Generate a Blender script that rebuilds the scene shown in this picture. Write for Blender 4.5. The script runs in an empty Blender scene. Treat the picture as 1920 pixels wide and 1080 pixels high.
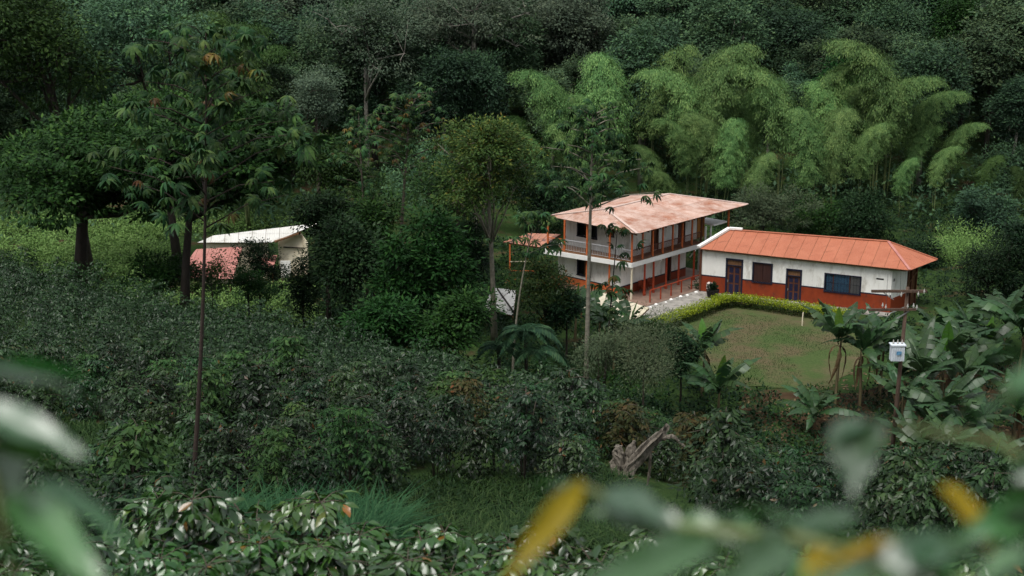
import bpy, bmesh, math, random
import numpy as np
from mathutils import Vector, Matrix

# ------------------------------------------------------------------ camera, sky, sun, exposure
sc = bpy.context.scene
FPX, CZ, PITCH = 2800.0, 30.0, math.radians(15.0)
cam_d = bpy.data.cameras.new("camera"); cam = bpy.data.objects.new("camera", cam_d)
sc.collection.objects.link(cam); sc.camera = cam
cam.location = (0, 0, CZ); cam.rotation_euler = (math.pi/2-PITCH, 0, 0)
cam_d.sensor_width = 36.0; cam_d.lens = FPX/1920*36.0
cam_d.clip_start = 0.05; cam_d.clip_end = 3000
cam_d.dof.use_dof = True; cam_d.dof.focus_distance = 70.0; cam_d.dof.aperture_fstop = 2.8

SUN_EL, SUN_AZ = math.radians(66), math.radians(-145)      # azimuth from +Y (view direction), negative = to the left
world = bpy.data.worlds.new("World"); sc.world = world; world.use_nodes = True
wn, wl = world.node_tree.nodes, world.node_tree.links
wn.clear()
w_out = wn.new('ShaderNodeOutputWorld'); w_bg = wn.new('ShaderNodeBackground')
w_sky = wn.new('ShaderNodeTexSky'); w_sky.sky_type = 'NISHITA'; w_sky.sun_disc = False
w_sky.sun_elevation = SUN_EL; w_sky.sun_rotation = SUN_AZ
w_sky.air_density = 1.0; w_sky.dust_density = 3.0; w_sky.ozone_density = 1.0; w_sky.altitude = 1400
w_hs = wn.new('ShaderNodeHueSaturation'); w_hs.inputs['Saturation'].default_value = 0.20   # a white overcast deck
wl.new(w_sky.outputs[0], w_hs.inputs['Color']); wl.new(w_hs.outputs[0], w_bg.inputs[0])
w_bg.inputs[1].default_value = 0.085
wl.new(w_bg.outputs[0], w_out.inputs[0])
sun_d = bpy.data.lights.new("sun", 'SUN'); sun_d.energy = 1.5; sun_d.angle = math.radians(35); sun_d.color = (1.0, 0.97, 0.92)
sun = bpy.data.objects.new("sun", sun_d); sc.collection.objects.link(sun)
sdir = Vector((math.sin(SUN_AZ)*math.cos(SUN_EL), math.cos(SUN_AZ)*math.cos(SUN_EL), math.sin(SUN_EL)))
sun.rotation_euler = sdir.to_track_quat('Z', 'Y').to_euler()
sc.view_settings.view_transform = 'Standard'; sc.view_settings.look = 'None'
sc.view_settings.exposure = 1.38; sc.view_settings.gamma = 1.0
sc.render.engine = 'CYCLES'
sc.cycles.use_denoising = True
sc.cycles.max_bounces = 6; sc.cycles.diffuse_bounces = 2; sc.cycles.glossy_bounces = 2
sc.cycles.transmission_bounces = 3; sc.cycles.transparent_max_bounces = 4
sc.cycles.use_adaptive_sampling = True; sc.cycles.adaptive_threshold = 0.02
sc.cycles.sample_clamp_indirect = 4.0

# ------------------------------------------------------------------ geometry of the place
COL = sc.collection
HAZE = .000010
rng = np.random.default_rng(7)
CP, SP = math.cos(PITCH), math.sin(PITCH)

def on_z(px, py, z):
    """the point of the level plane z that the photograph shows at px, py"""
    a, b = (px-960)/FPX, (540-py)/FPX
    r = np.array([a, CP+b*SP, -SP+b*CP])
    return np.array([0, 0, CZ]) + r*((z-CZ)/r[2])

def on_plane(px, py, o, n):
    a, b = (px-960)/FPX, (540-py)/FPX
    r = np.array([a, CP+b*SP, -SP+b*CP]); c = np.array([0, 0, CZ])
    return c + r*(np.dot(np.array(o)-c, n)/np.dot(r, n))

def z_at(py, y):
    q = (540-py)/FPX
    return CZ + y*(q*CP-SP)/(CP+q*SP)

def depth(y, z): return y*CP+(CZ-z)*SP

def smooth(t):
    t = np.clip(t, 0, 1); return t*t*(3-2*t)

def vnoise(x, y, s, seed=0):
    """cheap smooth noise from a few sines"""
    x = np.asarray(x, float)/s; y = np.asarray(y, float)/s
    return (np.sin(x*1.0+1.7*np.sin(y*0.8+seed)+seed)+np.sin(y*1.13+1.3*np.sin(x*0.9+2*seed)+3*seed)
            + .5*np.sin(2.1*x+1.9*y+seed*5)+.5*np.sin(1.7*y-2.3*x+seed*7))/3.0

PROF_Y = np.array([-40, -10, 0, 5, 10, 15, 20, 32, 42, 54, 65])
PROF_Z = np.array([46, 32.5, 28.3, 26, 24, 21.7, 19.6, 16.0, 13.6, 10.3, 7.0])
def brow(x): return np.clip(65-0.75*np.asarray(x, float), 44, 96)
def gz(x, y):
    """height of the ground"""
    x = np.asarray(x, float); y = np.asarray(y, float)
    yb = brow(x)
    yy = np.where(y < 30, y, 30+(y-30)*35.0/(yb-30))
    z = np.interp(yy, PROF_Y, PROF_Z)
    s = np.clip((y-yb)/28.0, 0, 1)
    z = np.where(yy > 65, 7.0*(1-s)**1.8, z)
    z = z + np.where(y > 18, 1, 0)*0.25*vnoise(x, y, 5.0, 1)*np.clip((y-18)/10, 0, 1)*(1-smooth((y-yb-8)/14))
    z = z - 1.6*smooth((-x-8)/18)*smooth((y-yb-10)/18)
    z = z - 0.9*smooth((x-22)/10)*smooth((96-y)/12)*smooth((y-yb-14)/14)
    z = z - 1.5*smooth((x-1)/11)*smooth((y-26)/14)*(1-smooth((y-yb-4)/16))
    # the wooded hillside behind the valley
    yh = 136+0.05*x
    h = np.clip(y-yh, 0, 400)
    z = z + np.where(h < 60, 0.0019*h*h*1.6, 0.0019*1.6*3600+(h-60)*0.42)*1.0
    z = z + 3.0*vnoise(x, y, 37.0, 4)*smooth((h-25)/60)
    z = z + smooth((-x-45)/45)*9*smooth((y-60)/40)
    z = z + smooth((x-48)/45)*12*smooth((y-70)/40)
    return z

def at(px, y, z=None):
    x = (px-960)/FPX*depth(y, 3.0)
    for _ in range(4):
        zz = float(gz(x, y)) if z is None else z
        x = (px-960)/FPX*depth(y, zz)
    return np.array([x, y, float(gz(x, y)) if z is None else z])

# ------------------------------------------------------------------ objects
def link(o): COL.objects.link(o); return o
def tag(o, label=None, cat=None, group=None, kind=None):
    if label: o["label"] = label
    if cat: o["category"] = cat
    if group: o["group"] = group
    if kind: o["kind"] = kind
    return o
def empty(name, loc=(0, 0, 0), rz=0.0, scale=1.0):
    o = link(bpy.data.objects.new(name, None)); o.location = loc; o.rotation_euler = (0, 0, rz)
    o.scale = (scale,)*3 if np.isscalar(scale) else scale
    o.empty_display_size = 0.2
    return o
def place(name, me, parent=None, loc=(0, 0, 0), rot=(0, 0, 0), scale=(1, 1, 1)):
    o = link(bpy.data.objects.new(name, me)); o.parent = parent
    o.location = loc; o.rotation_euler = rot; o.scale = scale
    return o
def copy_tree(o, parent=None):
    c = o.copy(); link(c); c.parent = parent
    for ch in o.children: copy_tree(ch, c)
    return c

def tri_mesh(name, V, F, mat=None, rnd=None, smooth_shade=False):
    V = np.asarray(V, np.float32).reshape(-1, 3); F = np.asarray(F, np.int32).reshape(-1, 3)
    me = bpy.data.meshes.new(name)
    me.vertices.add(len(V)); me.vertices.foreach_set('co', V.ravel())
    me.loops.add(F.size); me.loops.foreach_set('vertex_index', F.ravel())
    me.polygons.add(len(F))
    me.polygons.foreach_set('loop_start', np.arange(0, F.size, 3, dtype=np.int32))
    me.polygons.foreach_set('loop_total', np.full(len(F), 3, np.int32))
    if smooth_shade: me.polygons.foreach_set('use_smooth', np.ones(len(F), bool))
    if rnd is not None:
        a = me.attributes.new('rnd', 'FLOAT', 'FACE'); a.data.foreach_set('value', np.asarray(rnd, np.float32))
    me.update(calc_edges=True)
    if mat: me.materials.append(mat)
    return me

class MB:
    """collects boxes, tubes and prisms; build() makes ONE mesh object of them. frame = (origin, ex, ey)"""
    def __init__(s, frame=None):
        s.v = []; s.f = []; s.fr = frame
    def w(s, p):
        if s.fr is None: return tuple(p)
        o, ex, ey = s.fr
        return (o[0]+p[0]*ex[0]+p[1]*ey[0], o[1]+p[0]*ex[1]+p[1]*ey[1], o[2]+p[2])
    def add(s, V, F):
        n = len(s.v); s.v += [s.w(p) for p in V]; s.f += [tuple(i+n for i in f) for f in F]; return s
    def box(s, x0, x1, y0, y1, z0, z1):
        V = [(x, y, z) for z in (z0, z1) for y in (y0, y1) for x in (x0, x1)]
        return s.add(V, [(0, 2, 3, 1), (4, 5, 7, 6), (0, 1, 5, 4), (2, 6, 7, 3), (0, 4, 6, 2), (1, 3, 7, 5)])
    def beam(s, a, b, w, h=None):
        """a square bar from a to b"""
        h = h or w; a = Vector(a); b = Vector(b); d = (b-a).normalized()
        r = d.cross(Vector((0, 0, 1))); r = r.normalized() if r.length > 1e-4 else Vector((1, 0, 0)); u = r.cross(d)
        V = [p+r*sx*w/2+u*sy*h/2 for p in (a, b) for sx, sy in ((-1, -1), (1, -1), (1, 1), (-1, 1))]
        return s.add(V, [(3, 2, 1, 0), (4, 5, 6, 7), (0, 1, 5, 4), (1, 2, 6, 5), (2, 3, 7, 6), (3, 0, 4, 7)])
    def prism(s, poly, thick):
        """planar polygon (3D points) thickened downwards along its normal"""
        P = [Vector(p) for p in poly]; n = Vector((0, 0, 0))
        for i in range(len(P)): n += (P[i]-P[0]).cross(P[(i+1) % len(P)]-P[0])
        n.normalize()
        if n.z < 0: P.reverse(); n = -n
        k = len(P); V = P+[p-n*thick for p in P]
        F = [tuple(range(k)), tuple(range(2*k-1, k-1, -1))]+[(i, i+k, (i+1) % k+k, (i+1) % k) for i in range(k)]
        return s.add(V, F)
    def tube(s, pts, radii, n=8, cap=True):
        V, F = tube_arrays(pts, radii, n, cap); return s.add(V, F)
    def build(s, name, mat, parent=None, shade=False):
        me = bpy.data.meshes.new(name); V = np.array(s.v, float)
        off = np.array(parent_world(parent)) if parent is not None else np.zeros(3)
        if parent is None and len(V):
            off = np.array([V[:, 0].mean(), V[:, 1].mean(), V[:, 2].min()])
        me.from_pydata([tuple(p) for p in V-off], [], s.f)
        if mat: me.materials.append(mat)
        if shade: me.polygons.foreach_set('use_smooth', np.ones(len(me.polygons), bool))
        me.update()
        o = link(bpy.data.objects.new(name, me)); o.parent = parent
        if parent is None: o.location = off
        return o
def parent_world(p):
    l = Vector((0, 0, 0))
    while p is not None: l = l+p.location; p = p.parent
    return l

def tube_arrays(pts, radii, n=8, cap=True):
    P = [np.array(p, float) for p in pts]; V = []; F = []
    ref = np.array([0.31, 0.17, 0.93])
    for i, p in enumerate(P):
        d = P[min(i+1, len(P)-1)]-P[max(i-1, 0)]; d = d/(np.linalg.norm(d)+1e-9)
        r = np.cross(d, ref)
        if np.linalg.norm(r) < .1: r = np.cross(d, np.array([1., 0, 0]))
        r /= np.linalg.norm(r); u = np.cross(r, d)
        for k in range(n):
            a = 2*math.pi*k/n; V.append(tuple(p+(r*math.cos(a)+u*math.sin(a))*radii[i]))
    for i in range(len(P)-1):
        for k in range(n):
            a, b = i*n+k, i*n+(k+1) % n; F.append((a, b, b+n, a+n))
    if cap:
        F.append(tuple(range(n-1, -1, -1))); F.append(tuple(range((len(P)-1)*n, len(P)*n)))
    return V, F
def quads_to_tris(F):
    T = []
    for f in F:
        for i in range(1, len(f)-1): T.append((f[0], f[i], f[i+1]))
    return T
class TB:
    """triangle soup for plants"""
    def __init__(s): s.V = []; s.F = []; s.R = []; s.n = 0
    def add(s, V, F, rnd=0.5):
        V = np.asarray(V, float).reshape(-1, 3); F = np.asarray(F, int).reshape(-1, 3)
        s.V.append(V); s.F.append(F+s.n); s.n += len(V)
        s.R.append(np.broadcast_to(np.asarray(rnd, float), (len(F),)).copy()); return s
    def tube(s, pts, radii, n=6):
        V, F = tube_arrays(pts, radii, n, True); return s.add(V, quads_to_tris(F))
    def mesh(s, name, mat, shade=False):
        return tri_mesh(name, np.concatenate(s.V), np.concatenate(s.F), mat, np.concatenate(s.R), shade)

# ------------------------------------------------------------------ materials
def nodes_of(name):
    m = bpy.data.materials.new(name); m.use_nodes = True
    nt = m.node_tree; nt.nodes.clear()
    out = nt.nodes.new('ShaderNodeOutputMaterial'); b = nt.nodes.new('ShaderNodeBsdfPrincipled')
    nt.links.new(b.outputs[0], out.inputs[0])
    return m, nt, b, out
def N(nt, t, **kw):
    n = nt.nodes.new(t)
    for k, v in kw.items():
        if k in n.inputs: n.inputs[k].default_value = v
        else: setattr(n, k, v)
    return n
def ramp(nt, stops):
    r = nt.nodes.new('ShaderNodeValToRGB'); e = r.color_ramp.elements
    while len(e) < len(stops): e.new(0.5)
    for i, (p, c) in enumerate(stops): e[i].position = p; e[i].color = (*c, 1)
    return r
def mix(nt, fac, a, b, mode='MIX'):
    m = nt.nodes.new('ShaderNodeMix'); m.data_type = 'RGBA'; m.blend_type = mode
    for i, v in ((0, fac), (6, a), (7, b)):
        if hasattr(v, 'links'): nt.links.new(v, m.inputs[i])
        elif i == 0: m.inputs[0].default_value = v
        else: m.inputs[i].default_value = (*v, 1)
    return m.outputs[2]

def leaf_mat(name, stops, rough=0.45, trans=0.25, spec=0.5, var=0.35, coat=0.0, hue=0.02, kk=.66):
    m, nt, b, out = nodes_of(name)
    at_ = N(nt, 'ShaderNodeAttribute', attribute_name='rnd'); oi = N(nt, 'ShaderNodeObjectInfo')
    stops = [(q, tuple(v*kk for v in c)) for q, c in stops]
    r = ramp(nt, stops); nt.links.new(at_.outputs['Fac'], r.inputs[0])
    mr = N(nt, 'ShaderNodeMapRange'); nt.links.new(oi.outputs['Random'], mr.inputs[0])
    mr.inputs[3].default_value = 1-var; mr.inputs[4].default_value = 1+var
    mh = N(nt, 'ShaderNodeMath', operation='MULTIPLY_ADD'); nt.links.new(oi.outputs['Random'], mh.inputs[0])
    mh.inputs[1].default_value = 37.7; mh.inputs[2].default_value = 0.0
    fr = N(nt, 'ShaderNodeMath', operation='FRACT'); nt.links.new(mh.outputs[0], fr.inputs[0])
    m2 = N(nt, 'ShaderNodeMapRange'); nt.links.new(fr.outputs[0], m2.inputs[0])
    m2.inputs[3].default_value = .5-hue; m2.inputs[4].default_value = .5+hue
    hs = N(nt, 'ShaderNodeHueSaturation'); nt.links.new(r.outputs[0], hs.inputs['Color'])
    nt.links.new(mr.outputs[0], hs.inputs['Value']); nt.links.new(m2.outputs[0], hs.inputs['Hue'])
    nt.links.new(hs.outputs[0], b.inputs['Base Color'])
    b.inputs['Roughness'].default_value = rough; b.inputs['Specular IOR Level'].default_value = spec
    b.inputs['Coat Weight'].default_value = coat; b.inputs['Coat Roughness'].default_value = 0.18
    if trans > 0:
        t = N(nt, 'ShaderNodeBsdfTranslucent'); nt.links.new(hs.outputs[0], t.inputs[0])
        ms = N(nt, 'ShaderNodeMixShader'); ms.inputs[0].default_value = trans
        nt.links.new(b.outputs[0], ms.inputs[1]); nt.links.new(t.outputs[0], ms.inputs[2]); nt.links.new(ms.outputs[0], out.inputs[0])
    return m

def surf(name, c1, c2=None, scale=4.0, rough=0.8, bump=0.0, bscale=None, spec=0.3, stain=None, stain_scale=1.0, stain_lo=.55, stain_hi=.7, var=0.0, stretch=(1, 1, 1)):
    """painted / mineral surface: two tones by noise, an optional stain with its own shape, bump"""
    m, nt, b, out = nodes_of(name)
    tc = N(nt, 'ShaderNodeTexCoord'); mp = N(nt, 'ShaderNodeMapping'); mp.inputs['Scale'].default_value = stretch
    nt.links.new(tc.outputs['Object'], mp.inputs[0])
    ns = N(nt, 'ShaderNodeTexNoise', Scale=scale, Detail=6.0, Roughness=.6); nt.links.new(mp.outputs[0], ns.inputs['Vector'])
    r = ramp(nt, [(.35, c1), (.65, c2 or c1)]); nt.links.new(ns.outputs['Fac'], r.inputs[0]); col = r.outputs[0]
    if stain:
        n2 = N(nt, 'ShaderNodeTexNoise', Scale=stain_scale, Detail=8.0, Roughness=.7); nt.links.new(mp.outputs[0], n2.inputs['Vector'])
        r2 = ramp(nt, [(stain_lo, (0, 0, 0)), (stain_hi, (1, 1, 1))]); nt.links.new(n2.outputs['Fac'], r2.inputs[0])
        col = mix(nt, r2.outputs[0], col, stain)
    if var:
        oi = N(nt, 'ShaderNodeObjectInfo'); mr = N(nt, 'ShaderNodeMapRange'); nt.links.new(oi.outputs['Random'], mr.inputs[0])
        mr.inputs[3].default_value = 1-var; mr.inputs[4].default_value = 1+var
        hs = N(nt, 'ShaderNodeHueSaturation'); nt.links.new(col, hs.inputs['Color']); nt.links.new(mr.outputs[0], hs.inputs['Value']); col = hs.outputs[0]
    nt.links.new(col, b.inputs['Base Color']); b.inputs['Roughness'].default_value = rough; b.inputs['Specular IOR Level'].default_value = spec
    if bump:
        nb = N(nt, 'ShaderNodeTexNoise', Scale=bscale or scale*5, Detail=5.0); nt.links.new(mp.outputs[0], nb.inputs['Vector'])
        bp = N(nt, 'ShaderNodeBump', Strength=bump, Distance=.05); nt.links.new(nb.outputs['Fac'], bp.inputs['Height']); nt.links.new(bp.outputs[0], b.inputs['Normal'])
    return m

M = {}
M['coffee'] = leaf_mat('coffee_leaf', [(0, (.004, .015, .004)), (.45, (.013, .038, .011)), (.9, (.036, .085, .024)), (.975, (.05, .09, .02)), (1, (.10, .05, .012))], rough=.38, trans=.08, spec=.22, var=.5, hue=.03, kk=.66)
M['coffee_brown'] = leaf_mat('browning_coffee_leaf', [(0, (.018, .028, .008)), (.4, (.035, .045, .014)), (.8, (.075, .06, .022)), (1, (.13, .06, .02))], rough=.5, trans=.12, var=.3, hue=.02, spec=.08, kk=0.8)
M['coffee_light'] = leaf_mat('light_coffee_leaf', [(0, (.016, .044, .014)), (.5, (.034, .078, .024)), (1, (.075, .14, .035))], rough=.45, trans=.15, var=.3, hue=.02, spec=.08, kk=0.8)
M['coffee_near'] = leaf_mat('coffee_leaf_near', [(0, (.014, .045, .010)), (.5, (.026, .075, .015)), (.85, (.05, .12, .02)), (.96, (.07, .13, .02)), (.985, (.16, .10, .015)), (1, (.20, .10, .015))], rough=.28, trans=.14, spec=.65, var=.35, kk=.74)
M['big_tree'] = leaf_mat('broad_leaf', [(0, (.009, .026, .007)), (.6, (.022, .058, .013)), (1, (.055, .11, .02))], rough=0.5, trans=0.18, var=0.12, spec=.08, kk=0.88)
M['forest'] = leaf_mat('forest_leaf', [(0, (.020, .046, .024)), (.6, (.040, .078, .038)), (1, (.078, .128, .052))], rough=0.55, trans=0.18, var=0.45, hue=0.035, spec=.08, kk=1.15)
M['forest_grey'] = leaf_mat('grey_forest_leaf', [(0, (.036, .058, .038)), (.6, (.066, .094, .06)), (1, (.11, .14, .085))], rough=0.6, trans=0.18, var=0.35, spec=.08, kk=1.05)
M['bamboo'] = leaf_mat('bamboo_leaf', [(0, (.030, .074, .025)), (.5, (.078, .150, .048)), (1, (.19, .28, .09))], rough=0.55, trans=0.3, var=0.22, hue=0.015, spec=.08, kk=1.3)
M['bamboo_dusky'] = leaf_mat('dusky_bamboo_leaf', [(0, (.022, .055, .014)), (.5, (.045, .095, .025)), (1, (.085, .15, .04))], rough=.55, trans=.25, var=.3, hue=.02, spec=.08, kk=0.8)
M['yellow_tip'] = leaf_mat('yellowing_leaf', [(0, (.014, .036, .010)), (.6, (.03, .062, .014)), (.85, (.07, .09, .018)), (1, (.13, .11, .02))], rough=0.5, trans=0.2, var=0.12, spec=.08, kk=1.5)
M['fresh'] = leaf_mat('fresh_leaf', [(0, (.012, .045, .010)), (.6, (.022, .068, .016)), (1, (.045, .115, .022))], rough=0.5, trans=0.2, var=0.2, spec=.08, kk=0.72)
M['dark_shrub'] = leaf_mat('dark_shrub_leaf', [(0, (.008, .024, .010)), (.6, (.016, .042, .016)), (1, (.036, .072, .026))], rough=0.5, trans=0.15, var=0.25, spec=.08, kk=0.7)
M['citrus'] = leaf_mat('citrus_leaf', [(0, (.012, .03, .010)), (.6, (.03, .055, .014)), (.85, (.06, .07, .015)), (1, (.14, .05, .015))], rough=.4, trans=.2, var=.1, spec=.08, kk=0.8)
M['grey_shrub'] = leaf_mat('grey_shrub_leaf', [(0, (.04, .065, .035)), (.6, (.075, .105, .055)), (1, (.12, .15, .08))], rough=.55, trans=.2, var=.2, spec=.08, kk=0.8)
M['field'] = leaf_mat('field_leaf', [(0, (.08, .15, .04)), (.6, (.14, .23, .065)), (1, (.22, .32, .10))], rough=0.55, trans=0.25, var=0.2, spec=.08, kk=1.0)
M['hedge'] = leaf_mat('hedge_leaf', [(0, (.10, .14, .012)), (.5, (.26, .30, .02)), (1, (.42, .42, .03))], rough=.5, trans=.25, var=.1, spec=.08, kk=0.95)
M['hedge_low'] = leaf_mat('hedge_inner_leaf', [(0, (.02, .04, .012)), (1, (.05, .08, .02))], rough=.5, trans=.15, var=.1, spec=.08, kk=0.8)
M['banana'] = leaf_mat('banana_leaf', [(0, (.035, .085, .035)), (.6, (.055, .125, .045)), (1, (.09, .18, .055))], rough=.38, trans=.22, var=.3, spec=.3, kk=.55)
M['banana_young'] = leaf_mat('young_banana_leaf', [(0, (.09, .24, .03)), (1, (.16, .34, .05))], rough=.35, trans=.35, var=.15)
M['dead_leaf'] = leaf_mat('dead_leaf', [(0, (.10, .06, .025)), (.6, (.18, .11, .05)), (1, (.28, .20, .10))], rough=.8, trans=.15, var=.3)
M['palmate'] = leaf_mat('palmate_leaf', [(0, (.012, .034, .013)), (.6, (.022, .055, .018)), (1, (.05, .09, .025))], rough=0.45, trans=0.2, var=0.5, hue=0.03, spec=.08, kk=1.15)
M['palmate_orange'] = leaf_mat('orange_palmate_leaf', [(0, (.10, .055, .010)), (.6, (.15, .08, .010)), (1, (.14, .12, .02))], rough=0.5, trans=0.25, spec=0.3, var=0.3, hue=0.04)
M['fern'] = leaf_mat('fern_leaf', [(0, (.018, .05, .028)), (.6, (.03, .075, .038)), (1, (.055, .11, .05))], rough=.5, trans=.2, var=.2, spec=.08, kk=0.8)
M['grass'] = leaf_mat('grass_blade', [(0, (.016, .045, .012)), (.6, (.035, .08, .022)), (1, (.075, .13, .04))], rough=0.55, trans=0.2, var=0.1, spec=.08, kk=0.6)
M['grass_blue'] = leaf_mat('blue_grass_blade', [(0, (.012, .05, .022)), (.6, (.024, .08, .036)), (1, (.05, .12, .055))], rough=.55, trans=.2, spec=.08, var=.1, kk=.75)
M['bark'] = surf('bark', (.045, .035, .026), (.09, .075, .058), 3, .9, .6, 14, stretch=(1, 1, .3))
M['bark_dark'] = surf('dark_bark', (.018, .014, .011), (.04, .031, .024), 3, .9, .5, 14, stretch=(1, 1, .3))
M['bark_pale'] = surf('pale_bark', (.16, .145, .12), (.30, .28, .24), 2.5, .85, .4, 10, stretch=(1, 1, .4))
M['bark_cecropia'] = surf('ringed_bark', (.12, .11, .085), (.22, .20, .155), 2.5, .85, .3, 10, stretch=(1, 1, 2.0))
M['bark_red'] = surf('reddish_bark', (.022, .016, .013), (.045, .031, .025), 3, .85, .4, 12, stretch=(1, 1, .4))
M['deadwood'] = surf('dead_wood', (.055, .047, .036), (.21, .185, .15), 5, .9, 1.0, 16, stretch=(1, 1, .45), stain=(.03, .025, .02), stain_scale=5, stain_lo=.52, stain_hi=.62)
M['culm'] = surf('bamboo_culm', (.07, .10, .035), (.15, .17, .07), 3, .5, 0)
M['banana_stem'] = surf('banana_stem', (.07, .05, .03), (.15, .13, .06), 5, .7, .3, 20, stretch=(1, 1, .25))
# ------------------------------------------------------------------ ground
def ground_material():
    m, nt, b, out = nodes_of('soil_and_litter')
    tc = N(nt, 'ShaderNodeTexCoord')
    n1 = N(nt, 'ShaderNodeTexNoise', Scale=.35, Detail=8.0, Roughness=.65); nt.links.new(tc.outputs['Object'], n1.inputs['Vector'])
    n2 = N(nt, 'ShaderNodeTexNoise', Scale=3.5, Detail=6.0, Roughness=.7); nt.links.new(tc.outputs['Object'], n2.inputs['Vector'])
    r1 = ramp(nt, [(.3, (.035, .022, .012)), (.7, (.085, .055, .030))]); nt.links.new(n2.outputs['Fac'], r1.inputs[0])
    r2 = ramp(nt, [(.3, (.014, .032, .009)), (.7, (.04, .075, .018))]); nt.links.new(n2.outputs['Fac'], r2.inputs[0])
    r3 = ramp(nt, [(.34, (0, 0, 0)), (.46, (1, 1, 1))]); nt.links.new(n1.outputs['Fac'], r3.inputs[0])
    c = mix(nt, r3.outputs[0], r1.outputs[0], r2.outputs[0]); nt.links.new(c, b.inputs['Base Color'])
    b.inputs['Roughness'].default_value = .95; b.inputs['Specular IOR Level'].default_value = .1
    bp = N(nt, 'ShaderNodeBump', Strength=.8, Distance=.15); nt.links.new(n2.outputs['Fac'], bp.inputs['Height']); nt.links.new(bp.outputs[0], b.inputs['Normal'])
    return m
def sheet(name, xs, ys, zf, mat, keep=None):
    X, Y = np.meshgrid(xs, ys); Z = zf(X, Y); nx, ny = len(xs), len(ys)
    V = np.stack([X, Y, Z], -1).reshape(-1, 3)
    i = np.arange(ny-1)[:, None]*nx+np.arange(nx-1)[None, :]
    F = np.concatenate([np.stack([i, i+1, i+nx+1], -1).reshape(-1, 3), np.stack([i, i+nx+1, i+nx], -1).reshape(-1, 3)])
    if keep is not None:
        c = V[F].mean(1); F = F[keep(c[:, 0], c[:, 1])]
    o = place(name, tri_mesh(name, V, F, mat, None, True)); o["kind"] = "structure"; return o
xs = np.concatenate([np.linspace(-420, -60, 40, endpoint=False), np.linspace(-60, 60, 110), np.linspace(60, 420, 41)[1:]])
ys = np.concatenate([np.linspace(-40, 20, 40, endpoint=False), np.linspace(20, 140, 105, endpoint=False), np.linspace(140, 620, 110)])
sheet('ground', xs, ys, gz, ground_material())

# the mown lawn below the hedge, worn to earth in patches
def lawn_material():
    m, nt, b, out = nodes_of('worn_lawn')
    tc = N(nt, 'ShaderNodeTexCoord')
    n1 = N(nt, 'ShaderNodeTexNoise', Scale=.28, Detail=5.0, Roughness=.6); nt.links.new(tc.outputs['Object'], n1.inputs['Vector'])
    n2 = N(nt, 'ShaderNodeTexNoise', Scale=6.0, Detail=6.0, Roughness=.75); nt.links.new(tc.outputs['Object'], n2.inputs['Vector'])
    g = ramp(nt, [(.25, (.030, .055, .016)), (.75, (.070, .10, .032))]); nt.links.new(n2.outputs['Fac'], g.inputs[0])
    e = ramp(nt, [(.25, (.065, .055, .028)), (.75, (.12, .10, .055))]); nt.links.new(n2.outputs['Fac'], e.inputs[0])
    k = ramp(nt, [(.42, (0, 0, 0)), (.62, (1, 1, 1))]); nt.links.new(n1.outputs['Fac'], k.inputs[0])
    nt.links.new(mix(nt, k.outputs[0], g.outputs[0], e.outputs[0]), b.inputs['Base Color'])
    b.inputs['Roughness'].default_value = .95; b.inputs['Specular IOR Level'].default_value = .1
    bp = N(nt, 'ShaderNodeBump', Strength=.5, Distance=.04); nt.links.new(n2.outputs['Fac'], bp.inputs['Height']); nt.links.new(bp.outputs[0], b.inputs['Normal'])
    return m
LAWN = np.array([on_z(px, py, 0)[:2] for px, py in ((1225, 612), (1300, 592), (1365, 574), (1480, 584), (1600, 603), (1625, 612), (1630, 640), (1615, 668), (1590, 700), (1550, 726), (1440, 730), (1385, 726), (1335, 690), (1270, 645))])
def inside(poly, x, y):
    c = np.zeros(np.shape(x), bool); n = len(poly)
    for i in range(n):
        (x0, y0), (x1, y1) = poly[i], poly[(i+1) % n]
        c ^= ((y0 > y) != (y1 > y)) & (x < (x1-x0)*(y-y0)/(y1-y0+1e-12)+x0)
    return c
def in_lawn(x, y): return inside(LAWN, x+.5*vnoise(x, y, 1.1, 3), y+.5*vnoise(x, y, 1.3, 5))
sheet('lawn', np.arange(5, 40, .3), np.arange(84, 112, .3), lambda x, y: gz(x, y)+.03+.03*vnoise(x, y, 1.2, 2), lawn_material(), in_lawn)

BANK = np.array([at(px, y)[:2] for px, y in ((1400, 72), (1400, 88), (1480, 87.5), (1600, 87), (1760, 92), (1990, 94), (2100, 70), (2100, 50), (1900, 50), (1700, 56))])
M['soil'] = surf('brown_soil', (.030, .018, .009), (.065, .041, .022), .9, .95, .7, 6, spec=.1, stain=(.03, .05, .014), stain_scale=.45, stain_lo=.52, stain_hi=.62)
sheet('soil_bank', np.arange(8, 46, .5), np.arange(48, 98, .5), lambda x, y: gz(x, y)+.012+.05*vnoise(x, y, .9, 6), M['soil'], lambda x, y: inside(BANK, x+.8*vnoise(x, y, 1.4, 3), y+.8*vnoise(x, y, 1.6, 5)) & ~inside(LAWN, x, y))
# ------------------------------------------------------------------ the farmhouse
M['white'] = surf('white_limewash', (.68, .67, .63), (.78, .77, .73), 1.2, .85, .12, 12, stain=(.38, .35, .29), stain_scale=1.8, stain_lo=.50, stain_hi=.74, stretch=(1, 1, .35))
M['white_trim'] = surf('white_trim', (.72, .71, .68), (.80, .79, .76), 2, .7, 0, stain=(.5, .46, .4), stain_scale=1.5, stain_lo=.64, stain_hi=.75)
M['red'] = surf('red_dado_paint', (.18, .026, .006), (.23, .036, .009), 2, .6, .08, 14, stain=(.085, .024, .014), stain_scale=1.4, stain_lo=.54, stain_hi=.68, stretch=(1, 1, .5))
M['orange'] = surf('orange_red_paint', (.46, .10, .028), (.56, .15, .045), 4, .6, stain=(.25, .06, .03), stain_scale=5, stain_lo=.6, stain_hi=.7)
M['red_post'] = surf('dark_red_paint', (.27, .035, .014), (.36, .06, .022), 4, .6)
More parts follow.
